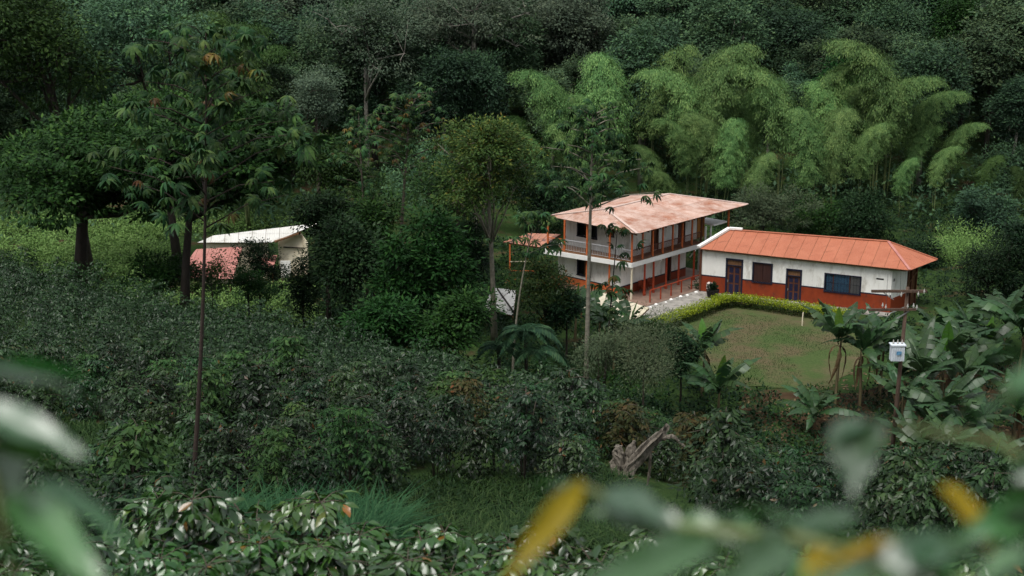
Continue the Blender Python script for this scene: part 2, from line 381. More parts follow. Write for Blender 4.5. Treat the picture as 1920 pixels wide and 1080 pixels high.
M['navy'] = surf('navy_paint', (.007, .008, .02), (.012, .013, .03), 4, .55)
M['blue_panel'] = surf('blue_panel_paint', (.008, .009, .028), (.013, .013, .04), 5, .5, var=.2)
M['wood_red'] = surf('red_brown_wood', (.065, .022, .012), (.11, .038, .018), 4, .6, .1, 30, stretch=(3, 3, .4))
M['shutter'] = surf('dark_shutter_wood', (.028, .011, .010), (.05, .018, .014), 4, .6, .1, 30, stretch=(3, 3, .4))
M['wood_brown'] = surf('brown_wood', (.10, .05, .025), (.18, .09, .04), 4, .7, .15, 30, stretch=(3, 3, .4))
M['wood_orange'] = surf('varnished_wood', (.30, .12, .025), (.40, .18, .04), 4, .5, .1, 30, stretch=(3, 3, .4))
M['dark'] = surf('dark_interior', (.012, .010, .009), (.02, .017, .015), 2, .9)  # near-black, paints in the shade of rooms and openings; also tub and wires
M['curtain'] = surf('curtain_blue', (.06, .19, .34), (.16, .34, .50), 7, .8, .2, 20, stain=(.03, .07, .13), stain_scale=7, stain_lo=.54, stain_hi=.64)
M['curtain_pale'] = surf('pale_curtain', (.32, .30, .27), (.42, .40, .36), 6, .8, .2, 20)
M['concrete'] = surf('concrete', (.20, .19, .17), (.33, .31, .28), 1.5, .9, .3, 12, stain=(.10, .095, .085), stain_scale=1.2, stain_lo=.52, stain_hi=.68)
M['floor_tile'] = surf('corridor_floor', (.17, .11, .085), (.24, .16, .12), 1.5, .6, .05, stain=(.12, .08, .06), stain_scale=1.3, stain_lo=.55, stain_hi=.7)
M['metal_grey'] = surf('grey_metal', (.16, .16, .16), (.24, .24, .24), 5, .5)
M['rail_pale'] = surf('pale_railing_paint', (.30, .30, .31), (.38, .38, .39), 5, .6)
M['rail_brown'] = surf('brown_railing_paint', (.09, .035, .025), (.13, .05, .035), 5, .6)
def roof_material(name, c1, c2, rust, lo, hi, var, wave, sscale=.8):
    m, nt, b, out = nodes_of(name)
    tc = N(nt, 'ShaderNodeTexCoord'); ns = N(nt, 'ShaderNodeTexNoise', Scale=1.3, Detail=7.0, Roughness=.65); nt.links.new(tc.outputs['Object'], ns.inputs['Vector'])
    r = ramp(nt, [(.35, c1), (.65, c2)]); nt.links.new(ns.outputs['Fac'], r.inputs[0])
    n2 = N(nt, 'ShaderNodeTexNoise', Scale=sscale, Detail=9.0, Roughness=.72); nt.links.new(tc.outputs['Object'], n2.inputs['Vector'])
    r2 = ramp(nt, [(lo, (0, 0, 0)), (hi, (1, 1, 1))]); nt.links.new(n2.outputs['Fac'], r2.inputs[0])
    col = mix(nt, r2.outputs[0], r.outputs[0], rust)
    n3 = N(nt, 'ShaderNodeTexNoise', Scale=2.2, Detail=6.0, Roughness=.6); mp3 = N(nt, 'ShaderNodeMapping'); mp3.inputs['Scale'].default_value = (.35, 2.2, 1.0); mp3.inputs['Rotation'].default_value = (0, 0, -.82)
    nt.links.new(tc.outputs['Object'], mp3.inputs[0]); nt.links.new(mp3.outputs[0], n3.inputs['Vector']); r3 = ramp(nt, [(.60, (0, 0, 0)), (.72, (.55, .55, .55))]); nt.links.new(n3.outputs['Fac'], r3.inputs[0])
    col = mix(nt, r3.outputs[0], col, tuple(v*.45 for v in rust))
    oi = N(nt, 'ShaderNodeObjectInfo'); mr = N(nt, 'ShaderNodeMapRange'); nt.links.new(oi.outputs['Random'], mr.inputs[0])
    mr.inputs[3].default_value = 1-var; mr.inputs[4].default_value = 1+var
    hs = N(nt, 'ShaderNodeHueSaturation'); nt.links.new(col, hs.inputs['Color']); nt.links.new(mr.outputs[0], hs.inputs['Value'])
    nt.links.new(hs.outputs[0], b.inputs['Base Color']); b.inputs['Roughness'].default_value = .6; b.inputs['Specular IOR Level'].default_value = .35
    return m
M['roof_pink'] = roof_material('faded_roof_sheet', (.36, .205, .15), (.50, .365, .31), (.27, .095, .045), .50, .66, .10, .2, .55)
M['roof_orange'] = roof_material('orange_roof_sheet', (0.328, 0.105, 0.055), (0.374, 0.129, 0.070), (0.281, 0.086, 0.043), .55, .75, .04, .2)
M['roof_old'] = roof_material('old_tile_roof', (0.312, 0.125, 0.078), (0.390, 0.187, 0.125), (0.125, 0.078, 0.070), .5, .62, .1, .2, 2.0)
M['roof_salmon'] = roof_material('salmon_roof_sheet', (0.359, 0.140, 0.117), (0.421, 0.187, 0.156), (0.234, 0.101, 0.078), .58, .75, .06, .2)
M['roof_white'] = roof_material('white_roof_sheet', (0.562, 0.554, 0.515), (0.655, 0.647, 0.616), (0.429, 0.406, 0.351), .6, .8, .04, .2)
M['roof_cream'] = roof_material('cream_roof_sheet', (0.484, 0.429, 0.312), (0.562, 0.515, 0.398), (0.351, 0.296, 0.211), .58, .75, .03, .2)
M['roof_cap'] = roof_material('pale_ridge_cap', (0.484, 0.359, 0.312), (0.546, 0.429, 0.374), (0.351, 0.218, 0.156), .6, .75, .03, .2)
M['cream'] = surf('cream_sheet', (.58, .50, .36), (.70, .63, .48), 1.2, .7, 0, stain=(.40, .34, .25), stain_scale=1.4, stain_lo=.6, stain_hi=.75)

def clip_poly(P, axis, lo, hi):
    for sgn, lim in ((1, lo), (-1, -hi)):
        Q = []
        for i in range(len(P)):
            a, b = P[i], P[(i+1) % len(P)]; da, db = sgn*a[axis]-lim, sgn*b[axis]-lim
            if da >= 0: Q.append(a)
            if da*db < 0:
                t = da/(da-db); Q.append(tuple(a[k]+(b[k]-a[k])*t for k in range(2)))
        P = Q
        if len(P) < 3: return []
    return P
def sheet_slope(roof, poly, width, rows, mat, seed, rib=.19, lift=.02, name='roof_sheet', gap=.014):
    """splits a planar roof slope (first edge = eave) into corrugated sheets, each an object of its own"""
    r_ = random.Random(seed)
    P = [np.array(p, float) for p in poly]; ex = P[1]-P[0]; L = np.linalg.norm(ex); ex /= L
    n = np.cross(ex, P[2]-P[0]); n /= np.linalg.norm(n)
    if n[2] < 0: n = -n
    ey = np.cross(n, ex)
    if np.dot(P[2]-P[0], ey) < 0: ey = -ey
    Q = [(float(np.dot(p-P[0], ex)), float(np.dot(p-P[0], ey))) for p in P]
    x0, x1 = min(q[0] for q in Q), max(q[0] for q in Q); y1 = max(q[1] for q in Q)
    off = np.array(parent_world(roof))
    nx = max(1, round((x1-x0)/width))
    for i in range(nx):
        for j in range(rows):
            a, b = x0+(x1-x0)*i/nx, x0+(x1-x0)*(i+1)/nx; c, d = y1*j/rows-(.08 if j else 0), y1*(j+1)/rows
            C = clip_poly(clip_poly(Q, 0, a+gap, b-gap), 1, c, d)
            if len(C) < 3: continue
            area = abs(sum(C[k][0]*C[(k+1) % len(C)][1]-C[(k+1) % len(C)][0]*C[k][1] for k in range(len(C))))/2
            if area < .02: continue
            # ribs running up the slope: strips of alternating height
            base = lift+.008*(i % 2)+r_.uniform(0, .005)+.010*j; tilt = r_.uniform(-.003, .003)
            V = []; F = []; k = int(round((b-a)/(rib/2))); 
            for s in range(k):
                sa, sb = a+(b-a)*s/k, a+(b-a)*(s+1)/k
                S = clip_poly(C, 0, sa, sb)
                if len(S) < 3: continue
                m0 = len(V)
                for (qx, qy) in S:
                    ph = (qx-a)/(b-a)*k; hgt = base+(.02 if int(round(ph)) % 2 else 0)+tilt*(qy-c)
                    V.append(P[0]+ex*qx+ey*qy+n*hgt-off)
                F.append(tuple(range(m0, len(V))))
            if not F: continue
            me = bpy.data.meshes.new(name); me.from_pydata([tuple(v) for v in V], [], F); me.materials.append(mat); me.update()
            o = link(bpy.data.objects.new(name, me)); o.parent = roof

def wall(parent, name, mat, frame, L0, L1, z0, z1, y0, y1, openings=()):
    X = sorted({L0, L1, *[min(max(v, L0), L1) for o in openings for v in o[:2]]}); Z = sorted({z0, z1, *[min(max(v, z0), z1) for o in openings for v in o[2:4]]})
    mb = MB(frame); out = None
    for i in range(len(X)-1):
        run = None; n0 = len(mb.f)
        for j in range(len(Z)-1):
            cx, cz = (X[i]+X[i+1])/2, (Z[j]+Z[j+1])/2
            solid = not any(o[0] < cx < o[1] and o[2] < cz < o[3] for o in openings)
            if solid and run is None: run = Z[j]
            if (not solid or j == len(Z)-2) and run is not None:
                top = Z[j+1] if solid else Z[j]
                if top > run+1e-6: mb.box(X[i], X[i+1], y0, y1, run, top)
                run = None
        if len(mb.f) == n0 and mb.f: out = mb.build(name, mat, parent); mb = MB(frame)
    if mb.f: out = mb.build(name, mat, parent)
    return out
def door(parent, frame, x0, x1, z0, z1, leaf='wood_red', panel='blue_panel', fr='navy', transom=True, fw=.11, open_=False):
    mb = MB(frame)
    mb.box(x0-.02, x0+fw, -.05, .12, z0, z1+.02).box(x1-fw, x1+.02, -.05, .12, z0, z1+.02).box(x0+fw, x1-fw, -.05, .12, z1-fw, z1+.02)
    zt = z1-fw
    if transom: zt = z1-fw-.38; mb.box(x0+fw, x1-fw, -.05, .12, zt-.06, zt)
    d = mb.build('door', M[fr], parent)
    if transom: MB(frame).box(x0+fw, x1-fw, .05, .09, zt, z1-fw).build('transom_panel', M['wood_brown'], d); zt -= .06
    MB(frame).box(x0+fw, x1-fw, .05, .10, z0, zt).build('door_leaf', M[leaf], d)
    w = (x1-x0-2*fw); hh = zt-z0
    for i in range(2):
        for (a, b) in ((.05, .36), (.42, .70), (.76, .94)):
            MB(frame).box(x0+fw+w*(.14+.42*i), x0+fw+w*(.42+.42*i), .03, .05, z0+hh*a, z0+hh*b).build('door_panel', M[panel], d)
    MB(frame).box(x0+fw+w*.02, x0+fw+w*.07, .0, .05, z0+hh*.42, z0+hh*.50).build('door_handle', M['metal_grey'], d)
    return d
def window(parent, frame, x0, x1, z0, z1, kind='shutter', fw=.08, bars=0):
    mb = MB(frame)
    mb.box(x0-.03, x0+fw, -.06, .12, z0, z1).box(x1-fw, x1+.03, -.06, .12, z0, z1).box(x0-.03, x1+.03, -.065, .12, z1, z1+.07).box(x0-.05, x1+.05, -.09, .12, z0-.08, z0)
    w = mb.build('window', M['navy'], parent)
    xa, xb = x0+fw, x1-fw
    if kind == 'shutter':
        for k in range(2):
            a = xa+(xb-xa)*k/2; b = xa+(xb-xa)*(k+1)/2
            s = MB(frame).box(a+.01, b-.01, .03, .08, z0, z1).build('shutter', M['shutter'], w)
    elif kind == 'dark':
        MB(frame).box(xa, xb, .09, .11, z0, z1).build('pane', M['pane'], w)
        MB(frame).box((xa+xb)/2-.03, (xa+xb)/2+.03, .05, .09, z0, z1).build('mullion', M['wood_brown'], w)
    else:
        cuts = [0, .22, .70, 1]
        for k in range(3):
            a = xa+(xb-xa)*cuts[k]; b = xa+(xb-xa)*cuts[k+1]
            MB(frame).box(a+.03, b-.03, .10, .13, z0, z1).build('curtain', M['curtain_pale' if k == 2 else 'curtain'], w)
            MB(frame).box(a+.03, b-.03, .075, .085, z0, z1).build('pane', M['pane'], w)
            if k: MB(frame).box(a-.03, a+.03, .02, .09, z0, z1).build('mullion', M['wood_red'], w)
        mb = MB(frame); n = 11
        for k in range(1, n): mb.box(xa+(xb-xa)*k/n-.008, xa+(xb-xa)*k/n+.008, -.03, -.014, z0, z1)
        mb.box(xa, xb, -.034, -.018, (z0+z1)/2-.01, (z0+z1)/2+.01)
        mb.build('window_bars', M['navy'], w)
    return w
def glass_pane():
    m, nt, b, out = nodes_of('window_glass'); b.inputs['Base Color'].default_value = (.02, .025, .03, 1); b.inputs['Roughness'].default_value = .08
    b.inputs['Alpha'].default_value = .18
    return m
M['pane'] = glass_pane()

HA = on_z(1195, 439, 5.4); HB = on_z(1403, 384, 5.4)
HU = (HB-HA)/np.linalg.norm(HB-HA); HV = np.array([-HU[1], HU[0], 0]); HO = np.array([HA[0], HA[1], 0.0])
HF = (HO, HU, HV)                                  # x along the long side, y towards the back
def hw(u, v, z): return HO+HU*u+HV*v+np.array([0, 0, z])
ZF, ZS0, ZS1, ZE, ZR = .08, 2.58, 2.93, 5.4, 6.2
house = empty('farmhouse', tuple(hw(0, 0, 0)))
tag(house, 'two-storey white farmhouse with red dado, wooden balcony and faded pink hipped roof', 'house')
LU, LVB = 14.36, 9.0
VW, UW = 2.15, 1.85                                # wall planes behind the galleries
# roof
roof = MB(HF)
ra, rb, rc, rd = (0, 0, ZE), (LU, 0, ZE), (10.6, 9.1, ZE), (.1, 9.0, ZE); r1, r2 = (2.2, 4.8, ZR), (10.2, 4.8, ZR)
roof.add([ra, rb, rc, rd, (.3, .3, ZE-.12), (LU-.4, .3, ZE-.12), (10.4, 8.8, ZE-.12), (.5, 8.7, ZE-.12), r1, r2],
         [(4, 7, 6, 5), (0, 4, 5, 1), (1, 5, 6, 2), (2, 6, 7, 3), (3, 7, 4, 0), (0, 1, 9, 8), (1, 2, 9), (2, 3, 8, 9), (3, 0, 8)])
roof_o = roof.build('roof', M['wood_brown'], house)
W3 = lambda q: hw(*q)
sheet_slope(roof_o, [W3(ra), W3(rb), W3(r2), W3(r1)], 1.0, 2, M['roof_pink'], 1)
sheet_slope(roof_o, [W3(ra), W3(rd), W3(r1)], 1.0, 2, M['roof_pink'], 2)
sheet_slope(roof_o, [W3(rd), W3(rc), W3(r2), W3(r1)], 1.0, 2, M['roof_pink'], 3)
sheet_slope(roof_o, [W3(rb), W3(rc), W3(r2)], 1.0, 2, M['roof_pink'], 4)
for a, b in ((ra, r1), (rd, r1), (r1, r2), (rb, r2), (rc, r2)):
    MB(HF).beam((a[0], a[1], a[2]+.07), (b[0], b[1], b[2]+.07), .22, .05).build('ridge_cap', M['roof_cap'] if 'roof_cap' in M else M['roof_pink'], roof_o)
mb = MB(HF)
for k in range(20): mb.beam((.3+k*.72, .25, ZE-.16), (.3+k*.72, 2.2, ZE-.10+.15), .06, .09)
mb.build('rafters', M['wood_brown'], roof_o)["kind"] = "stuff"
# balcony slab
slab = MB(HF); slab.add([(u, v, z) for z in (ZS0, ZS1) for u, v in ((.55, .9), (9.7, .9), (9.7, 9.2), (.6, 9.2), (-.55, 8.7))],
    [(4, 3, 2, 1, 0), (5, 6, 7, 8, 9), (0, 1, 6, 5), (1, 2, 7, 6), (2, 3, 8, 7), (3, 4, 9, 8), (4, 0, 5, 9)])
slab.build('balcony_slab', M['white_trim'], house)
MB(HF).add([(u, v, z) for z in (ZS1+.004, ZS1+.035) for u, v in ((.6, .95), (9.65, .95), (9.65, 2.1), (1.8, 2.1), (1.8, 8.9), (-.45, 8.6))],
    [(6, 7, 8, 9, 10, 11), (0, 1, 7, 6), (5, 0, 6, 11)]).build('balcony_floor', M['wood_brown'], house)
# floor of the lower gallery, and walls
MB(HF).box(-.1, 11.5, -1.0, 9.0, -.9, ZF).build('gallery_floor', M['floor_tile'], house)
FR = (HO+HV*VW, HU, HV)                            # right façade frame
FF = (HO+HU*UW, HV, HU)                            # front façade frame
UL, VL = 1.05, 2.3                                 # the lower walls stand a little differently
FRL, FFL = (HO+HV*VL, HU, HV), (HO+HU*UL, HV, HU)
def opn(frame, x0, y0, x1, y1):
    a = on_plane(x0, y0, frame[0], frame[2]); b = on_plane(x1, y1, frame[0], frame[2])
    xa, xb = np.dot(a-frame[0], frame[1]), np.dot(b-frame[0], frame[1])
    return (float(min(xa, xb)), float(max(xa, xb)), float(min(a[2], b[2])), float(max(a[2], b[2])))
def opn_x(frame, x0, x1, py):                      # horizontal extent only
    o = opn(frame, x0, py, x1, py); return o[0], o[1]
DU = [opn_x(FR, 1221, 1234, 445), opn_x(FR, 1272, 1284, 425), opn_x(FR, 1307, 1320, 418)]
DL = [opn_x(FRL, 1247, 1257, 520), opn_x(FRL, 1285, 1311, 512)]
up_open = [(a, b, ZS1+.03, ZS1+2.12) for a, b in DU]
lo_open = [(DL[0][0], DL[0][1], ZF, ZF+2.15), (DL[1][0], DL[1][1], ZF, ZS0)]
UE = 10.3
wall(house, 'wall', M['white'], FR, UW, UE, ZS1, ZE-.02, 0, .18, up_open)
wall(house, 'wall', M['white'], FRL, UL, 11.2, ZF, ZS0, 0, .18, lo_open)
DZ = .62
wall(house, 'dado', M['red'], FRL, UL-.02, 11.2, ZF, ZF+DZ, -.022, -.002, lo_open)
wall(house, 'dado_band', M['navy'], FRL, UL-.03, 11.2, ZF+DZ, ZF+DZ+.09, -.03, -.002, lo_open)
for i, (a, b) in enumerate(DU): door(house, FR, a, b, ZS1+.03, ZS1+2.12, leaf=('wood_red', 'wood_red', 'wood_orange')[i], panel=('wood_red', 'wood_red', 'wood_orange')[i], fr=('wood_red', 'wood_red', 'wood_orange')[i], transom=False, fw=.09)
door(house, FRL, DL[0][0], DL[0][1], ZF, ZF+2.15, leaf='dark', panel='dark', fr='wood_red', transom=False)  # near-black leaf and panels paint in the shade of the doorway
fo_u = opn(FF, 1083, 436, 1119, 455); fo_s = opn(FF, 1141, 436, 1151, 445)
fo_l = opn(FFL, 1083, 500, 1107, 535); fo_d = (6.9, 7.8, ZF, ZF+2.1)
fo_u = (fo_u[0], fo_u[1], ZS1+.95, ZS1+1.9); fo_s = (fo_s[0], fo_s[1], ZS1+1.4, ZS1+1.85); fo_l = (fo_l[0], fo_l[1], ZF+.95, ZF+2.05)
VE = 8.6
wall(house, 'wall', M['white'], FF, VW+.002, VE, ZS1, ZE-.02, 0, .18, [fo_u, fo_s])
wall(house, 'wall', M['white'], FFL, VL+.002, VE, ZF, ZS0, 0, .18, [fo_l])
wall(house, 'dado', M['orange'], FFL, VL, VE, ZF, ZF+DZ-.08, -.022, -.002, [])
wall(house, 'dado_band', M['navy'], FFL, VL, VE, ZF+DZ-.08, ZF+DZ, -.03, -.002, [fo_l])
window(house, FF, *fo_u, kind='dark'); window(house, FF, *fo_s, kind='dark'); window(house, FFL, *fo_l, kind='dark')
# back and far walls, near-black walls that paint in the shade of the rooms
MB(HF).box(UW+.2, UE, 8.62, 8.8, ZF, ZE-.02).build('wall', M['white'], house)
MB(HF).box(UE-.002, UE+.18, VW+.002, 8.8, ZS1, ZE-.02).build('wall', M['white'], house)
MB(HF).box(UW+.25, UE-.3, VW+1.2, VW+1.3, ZF, ZS0).build('room_shade_wall', M['dark'], house)
MB(HF).box(UW+.25, UE-.3, VW+1.2, VW+1.3, ZS1+.04, ZE-.05).build('room_shade_wall', M['dark'], house)
MB(HF).box(UW+1.2, UW+1.3, VW+1.31, 8.5, ZF, ZS0).build('room_shade_wall', M['dark'], house)
MB(HF).box(UW+1.2, UW+1.3, VW+1.31, 8.5, ZS1+.04, ZE-.05).build('room_shade_wall', M['dark'], house)
# posts
PU = [.72, 2.0, 3.25, 4.5, 5.75, 7.0, 8.25, 9.5]
for i, u in enumerate(PU):
    MB(HF).box(u-.055, u+.055, .98, 1.09, ZS1, ZE-.02).build('post', M['orange'] if i < 7 else M['wood_red'], house)
MB(HF).box(13.0, 13.1, .9, 1.0, ZF, ZE).build('post', M['orange'], house)
fp_uv = [(.72, 1.03), (.52, 3.0), (.30, 5.05), (.05, 7.1), (-.25, 8.55)]
for (u, v) in fp_uv[1:]:
    MB(HF).box(u-.055, u+.055, v-.055, v+.055, ZS1, ZE-.02).build('post', M['orange'], house)
for i, u in enumerate([.72, 2.3, 3.4, 5.0, 6.6, 8.6]):
    MB(HF).box(u-.055, u+.055, .95, 1.06, ZF, ZS0).build('post', M['cream'] if i == 0 else M['red_post'], house)
    if i: MB(HF).box(u-.08, u+.08, .925, 1.085, ZF, ZF+.35).build('post_base', M['red_post'], house)
for (u, v) in fp_uv[1:3]: MB(HF).box(u-.055, u+.055, v-.055, v+.055, ZF, ZS0).build('post', M['orange'], house)
# balcony railings
def rail(a, b, z, h, mat, bal, step, parent=house, frame=HF):
    r = MB(frame).beam((*a, z+h), (*b, z+h), .06, .06).build('railing', M[mat], parent); MB(frame).beam((*a, z+.12), (*b, z+.12), .05, .05).build('lower_rail', M[mat], r)
    L = math.dist(a, b); n = max(2, int(L/step)); mb = MB(frame)
    for k in range(1, n):
        p = [a[i]+(b[i]-a[i])*k/n for i in (0, 1)]; mb.box(p[0]-.012, p[0]+.012, p[1]-.012, p[1]+.012, z+.145, z+h-.03)
    mb.build('balusters', M[bal], r)["kind"] = "stuff"
for i in range(len(PU)-1): rail((PU[i]+.06, 1.03), (PU[i+1]-.06, 1.03), ZS1, .92, 'rail_brown', 'rail_brown', .11)
for i in range(len(fp_uv)-1):
    a, b = np.array(fp_uv[i]), np.array(fp_uv[i+1]); d = (b-a)/np.linalg.norm(b-a)*.06
    rail(tuple(a+d), tuple(b-d), ZS1, .92, 'orange' if i > 2 else 'rail_pale', 'rail_pale', .14)
    if i < 3: MB(HF).beam((*(a+d), ZS1+.075), (*(b-d), ZS1+.075), .08, .10).build('kick_board', M['wood_brown'], house)
for i in range(7): MB(HF).box(PU[i]+.06, PU[i+1]-.06, 1.0, 1.05, ZS1+.036, ZS1+.10).build('kick_board', M['wood_brown'], house)
# lower gallery rail, brackets
rl = MB(HF).beam((1.0, -.55, ZF+.95), (7.6, -.55, ZF+.95), .06)
rl = rl.build('gallery_rail', M['red_post'], house)
for u in (1.0, 2.3, 3.6, 4.9, 6.2, 7.6): MB(HF).box(u-.04, u+.04, -.59, -.51, ZF, ZF+.92).build('rail_post', M['red_post'], rl)
for u in (4.2, 8.6): MB(HF).beam((u, .9, ZS0-.05), (u+.1, 1.5, ZS0-.75), .07).build('bracket', M['white_trim'], house)
# white upstand at the far end of the balcony, far terrace canopy
MB(HF).box(11.4, 13.2, 1.2, 3.2, 3.95, 4.07).build('terrace_canopy', M['white_trim'], house)
MB(HF).box(UE+.3, UE+.42, 1.4, 1.52, ZS1, 4.0).build('post', M['white_trim'], house)
MB(HF).box(UE+1.0, UE+1.1, 1.4, 1.5, ZS1, 4.0).build('post', M['white_trim'], house)
# tiled porch roof at the left end
pr = [on_z(943, 454, 3.05), on_z(1012, 464, 3.05), on_z(1052, 440, 3.75)]; pr.append(on_plane(992, 438, pr[0], np.cross(pr[1]-pr[0], pr[2]-pr[0])))
pz = MB().prism(pr, .10).build('porch_roof', M['wood_red'], house)
sheet_slope(pz, pr, .5, 2, M['roof_old'], 9, rib=.25, name='roof_tile_strip')
q = on_z(956, 512, .2); MB().box(q[0]-.06, q[0]+.06, q[1]-.06, q[1]+.06, -.5, 2.98).build('porch_post', M['orange'], house)
q2 = on_z(1000, 480, 1.8); 
a_, b_ = np.array([q[0], q[1], 1.15]), np.array([q2[0], q2[1]-3, 2.1])
MB().beam(a_, b_, .06).build('stair_rail', M['cream'], house)
MB().beam(a_-[0, 0, .75], b_-[0, 0, .75], .06).build('stair_rail', M['orange'], house)

# ------------------------------------------------------------------ the single-storey wing
ZWE, ZWR, ZWF = 3.5, 4.7, .1
W0, W1, W2 = on_z(1312, 467, ZWE), on_z(1706, 507.6, ZWE), on_z(1758, 487.5, ZWE)
RR = on_z(1665, 453.6, ZWR); RL = on_plane(1370, 431.8, W0, np.cross(W1-W0, RR-W0)); print('ridge', RL, RR)
WX = (W1-W0)/np.linalg.norm(W1-W0); WY = np.array([-WX[1], WX[0], 0])
W3b = W0+WY*5.6+WX*2.2
wing = empty('house_wing', (W0[0], W0[1], 0)); tag(wing, 'long single-storey white house wing with red dado and bright orange sheet roof', 'house')
rf = MB(); c_ = np.array([0, 0, .12]); ins = lambda p, q, t: p+(q-p)*t
cen = (W0+W1+W2+W3b)/4
lowp = [ins(p, cen, .05)-c_ for p in (W0, W1, W2, W3b)]
rf.add([W0, W1, W2, W3b, *lowp, RL, RR], [(4, 7, 6, 5), (0, 4, 5, 1), (1, 5, 6, 2), (2, 6, 7, 3), (3, 7, 4, 0), (0, 1, 9, 8), (1, 2, 9), (2, 3, 8, 9), (3, 0, 8)])
wroof = rf.build('roof', M['wood_brown'], wing)
sheet_slope(wroof, [W0, W1, RR, RL], .95, 1, M['roof_orange'], 11, gap=.012)
sheet_slope(wroof, [W1, W2, RR], .95, 1, M['roof_orange'], 12)
sheet_slope(wroof, [W2, W3b, RL, RR], .95, 1, M['roof_orange'], 13)
sheet_slope(wroof, [W3b, W0, RL], .95, 1, M['roof_orange'], 14)
up = np.array([0, 0, .07])
MB().beam(RL+up, RR+up, .24, .05).build('ridge_cap', M['roof_orange'], wroof)
MB().beam(RR+up, W1+up, .20, .05).build('ridge_cap', M['roof_salmon'], wroof)
MB().beam(RR+up, W2+up, .20, .05).build('ridge_cap', M['roof_orange'], wroof)
MB().beam(W0+up*2.2-WX*.12, RL+up*2.2-WX*.12, .30, .16).build('white_flashing', M['white_trim'], wroof)
MB().beam(RL+up*2.2-WX*.10, RL+up*2.2+WX*.9+WY*.1, .30, .16).build('white_flashing', M['white_trim'], wroof)
WFo = np.array([W0[0], W0[1], 0])+WY*.42; WF = (WFo, WX, WY)
xl = float(np.dot(on_plane(1316, 500, WFo, WY)-WFo, WX)); xr = float(np.dot(on_plane(1671, 540, WFo, WY)-WFo, WX))
d1 = opn(WF, 1362, 484, 1391, 550); w1 = opn(WF, 1412, 492.5, 1447, 531); d2 = opn(WF, 1475, 503.5, 1501, 562); w2 = opn(WF, 1547, 513, 1613, 552); sl = opn(WF, 1643, 521, 1657, 526)
d1 = (d1[0], d1[1], ZWF, d1[3]); d2 = (d2[0], d2[1], ZWF, d2[3])
zd = float(np.mean([on_plane(px, py, WFo, WY)[2] for px, py in ((1330, 521), (1460, 533), (1520, 539), (1640, 549))]))
ops = [d1, w1, d2, w2, sl]
wall(wing, 'wall', M['white'], WF, xl, xr, ZWF-1.0, ZWE-.05, 0, .2, ops)
wall(wing, 'dado', M['red'], WF, xl-.01, xr+.02, ZWF+.02, zd, -.022, -.002, ops)
wall(wing, 'dado_band', M['navy'], WF, xl-.01, xr+.02, zd, zd+.09, -.03, -.002, ops)
wall(wing, 'plinth', M['concrete'], WF, xl-.1, xr+.1, ZWF-1.2, ZWF, -.9, -.04, [])
door(wing, WF, *d1); door(wing, WF, *d2)
window(wing, WF, *w1, kind='shutter'); window(wing, WF, *w2, kind='curtain', fw=.07)
MB(WF).box(sl[0]-.01, sl[1]+.01, .06, .10, sl[2]-.01, sl[3]+.01).build('vent_slit', M['dark'], wing)
MB(WF).box(xl+.3, xr-.3, 1.2, 1.3, ZWF, ZWE-.1).build('room_shade_wall', M['dark'], wing)  # near-black colour stands in for the unlit rooms of the wing
MB(WF).box(xl-.16, xl-.005, -.10, .22, ZWF-1, ZWE-.15).build('corner_post', M['wood_red'], wing)
# end wall, slightly splayed, and the timber lean-to behind it
ed = np.array([W2[0]-W1[0], W2[1]-W1[1], 0]); ed /= np.linalg.norm(ed); eo = WFo+WX*(xr+.002); EF = (eo, ed, np.array([-ed[1], ed[0], 0]))
es = (.28, .55, 2.35, 2.6)
wall(wing, 'wall', M['white'], EF, .002, 2.4, ZWF-1.0, ZWE-.05, .002, .2, [es])
wall(wing, 'dado', M['red'], EF, 0, 2.4, ZWF+.02, zd-.2, -.022, -.001, [])
MB(EF).box(es[0], es[1], .06, .1, es[2], es[3]).build('vent_slit', M['dark'], wing)
for x_ in (2.5, 3.1, 3.9): MB(EF).box(x_-.06, x_+.06, -.03, .09, -.9, ZWE-.1).build('post', M['wood_red'], wing)
MB(EF).beam((2.5, 0, 1.7), (4.0, 0, 2.5), .07).build('brace', M['wood_brown'], wing)
mb = MB(EF)
for k in range(7): MB(EF).box(2.6+k*.2, 2.76+k*.2, .10, .13, -.6, 2.9).build('plank', M['wood_brown'], wing)

# ------------------------------------------------------------------ walkway, retaining walls, hedge
def ribbon(name, mat, pts, w, h, z0=None, label=None, cat=None, kind='structure'):
    V = []; F = []
    for i, p in enumerate(pts):
        a, b = np.array(pts[max(0, i-1)]), np.array(pts[min(len(pts)-1, i+1)]); d = (b-a)[:2]; d /= np.linalg.norm(d); n = np.array([-d[1], d[0]])*w/2
        for s in (1, -1):
            for z in (p[2]-h, p[2]): V.append((p[0]+n[0]*s, p[1]+n[1]*s, z))
    for i in range(len(pts)-1):
        o = 4*i; F += [(o+1, o+3, o+7, o+5), (o, o+1, o+5, o+4), (o+2, o+6, o+7, o+3)]
    F += [(0, 2, 3, 1), (len(V)-4, len(V)-3, len(V)-1, len(V)-2)]
    mb = MB(); mb.add(V, F); ob = mb.build(name, mat)
    tag(ob, label, cat, None, kind); return ob
ww = MB(HF); ww.add([(u, v, z) for z in (-1.2, .06) for u, v in ((-3.2, -3.6), (-1.2, -1.02), (8.4, -1.02), (6.6, -4.2), (1.5, -4.4))], [(4, 3, 2, 1, 0), (5, 6, 7, 8, 9)]+[(i, (i+1) % 5, (i+1) % 5+5, i+5) for i in range(5)])
wk = ww.build('walkway', M['concrete']); wk["kind"] = "structure"
rst = random.Random(4)
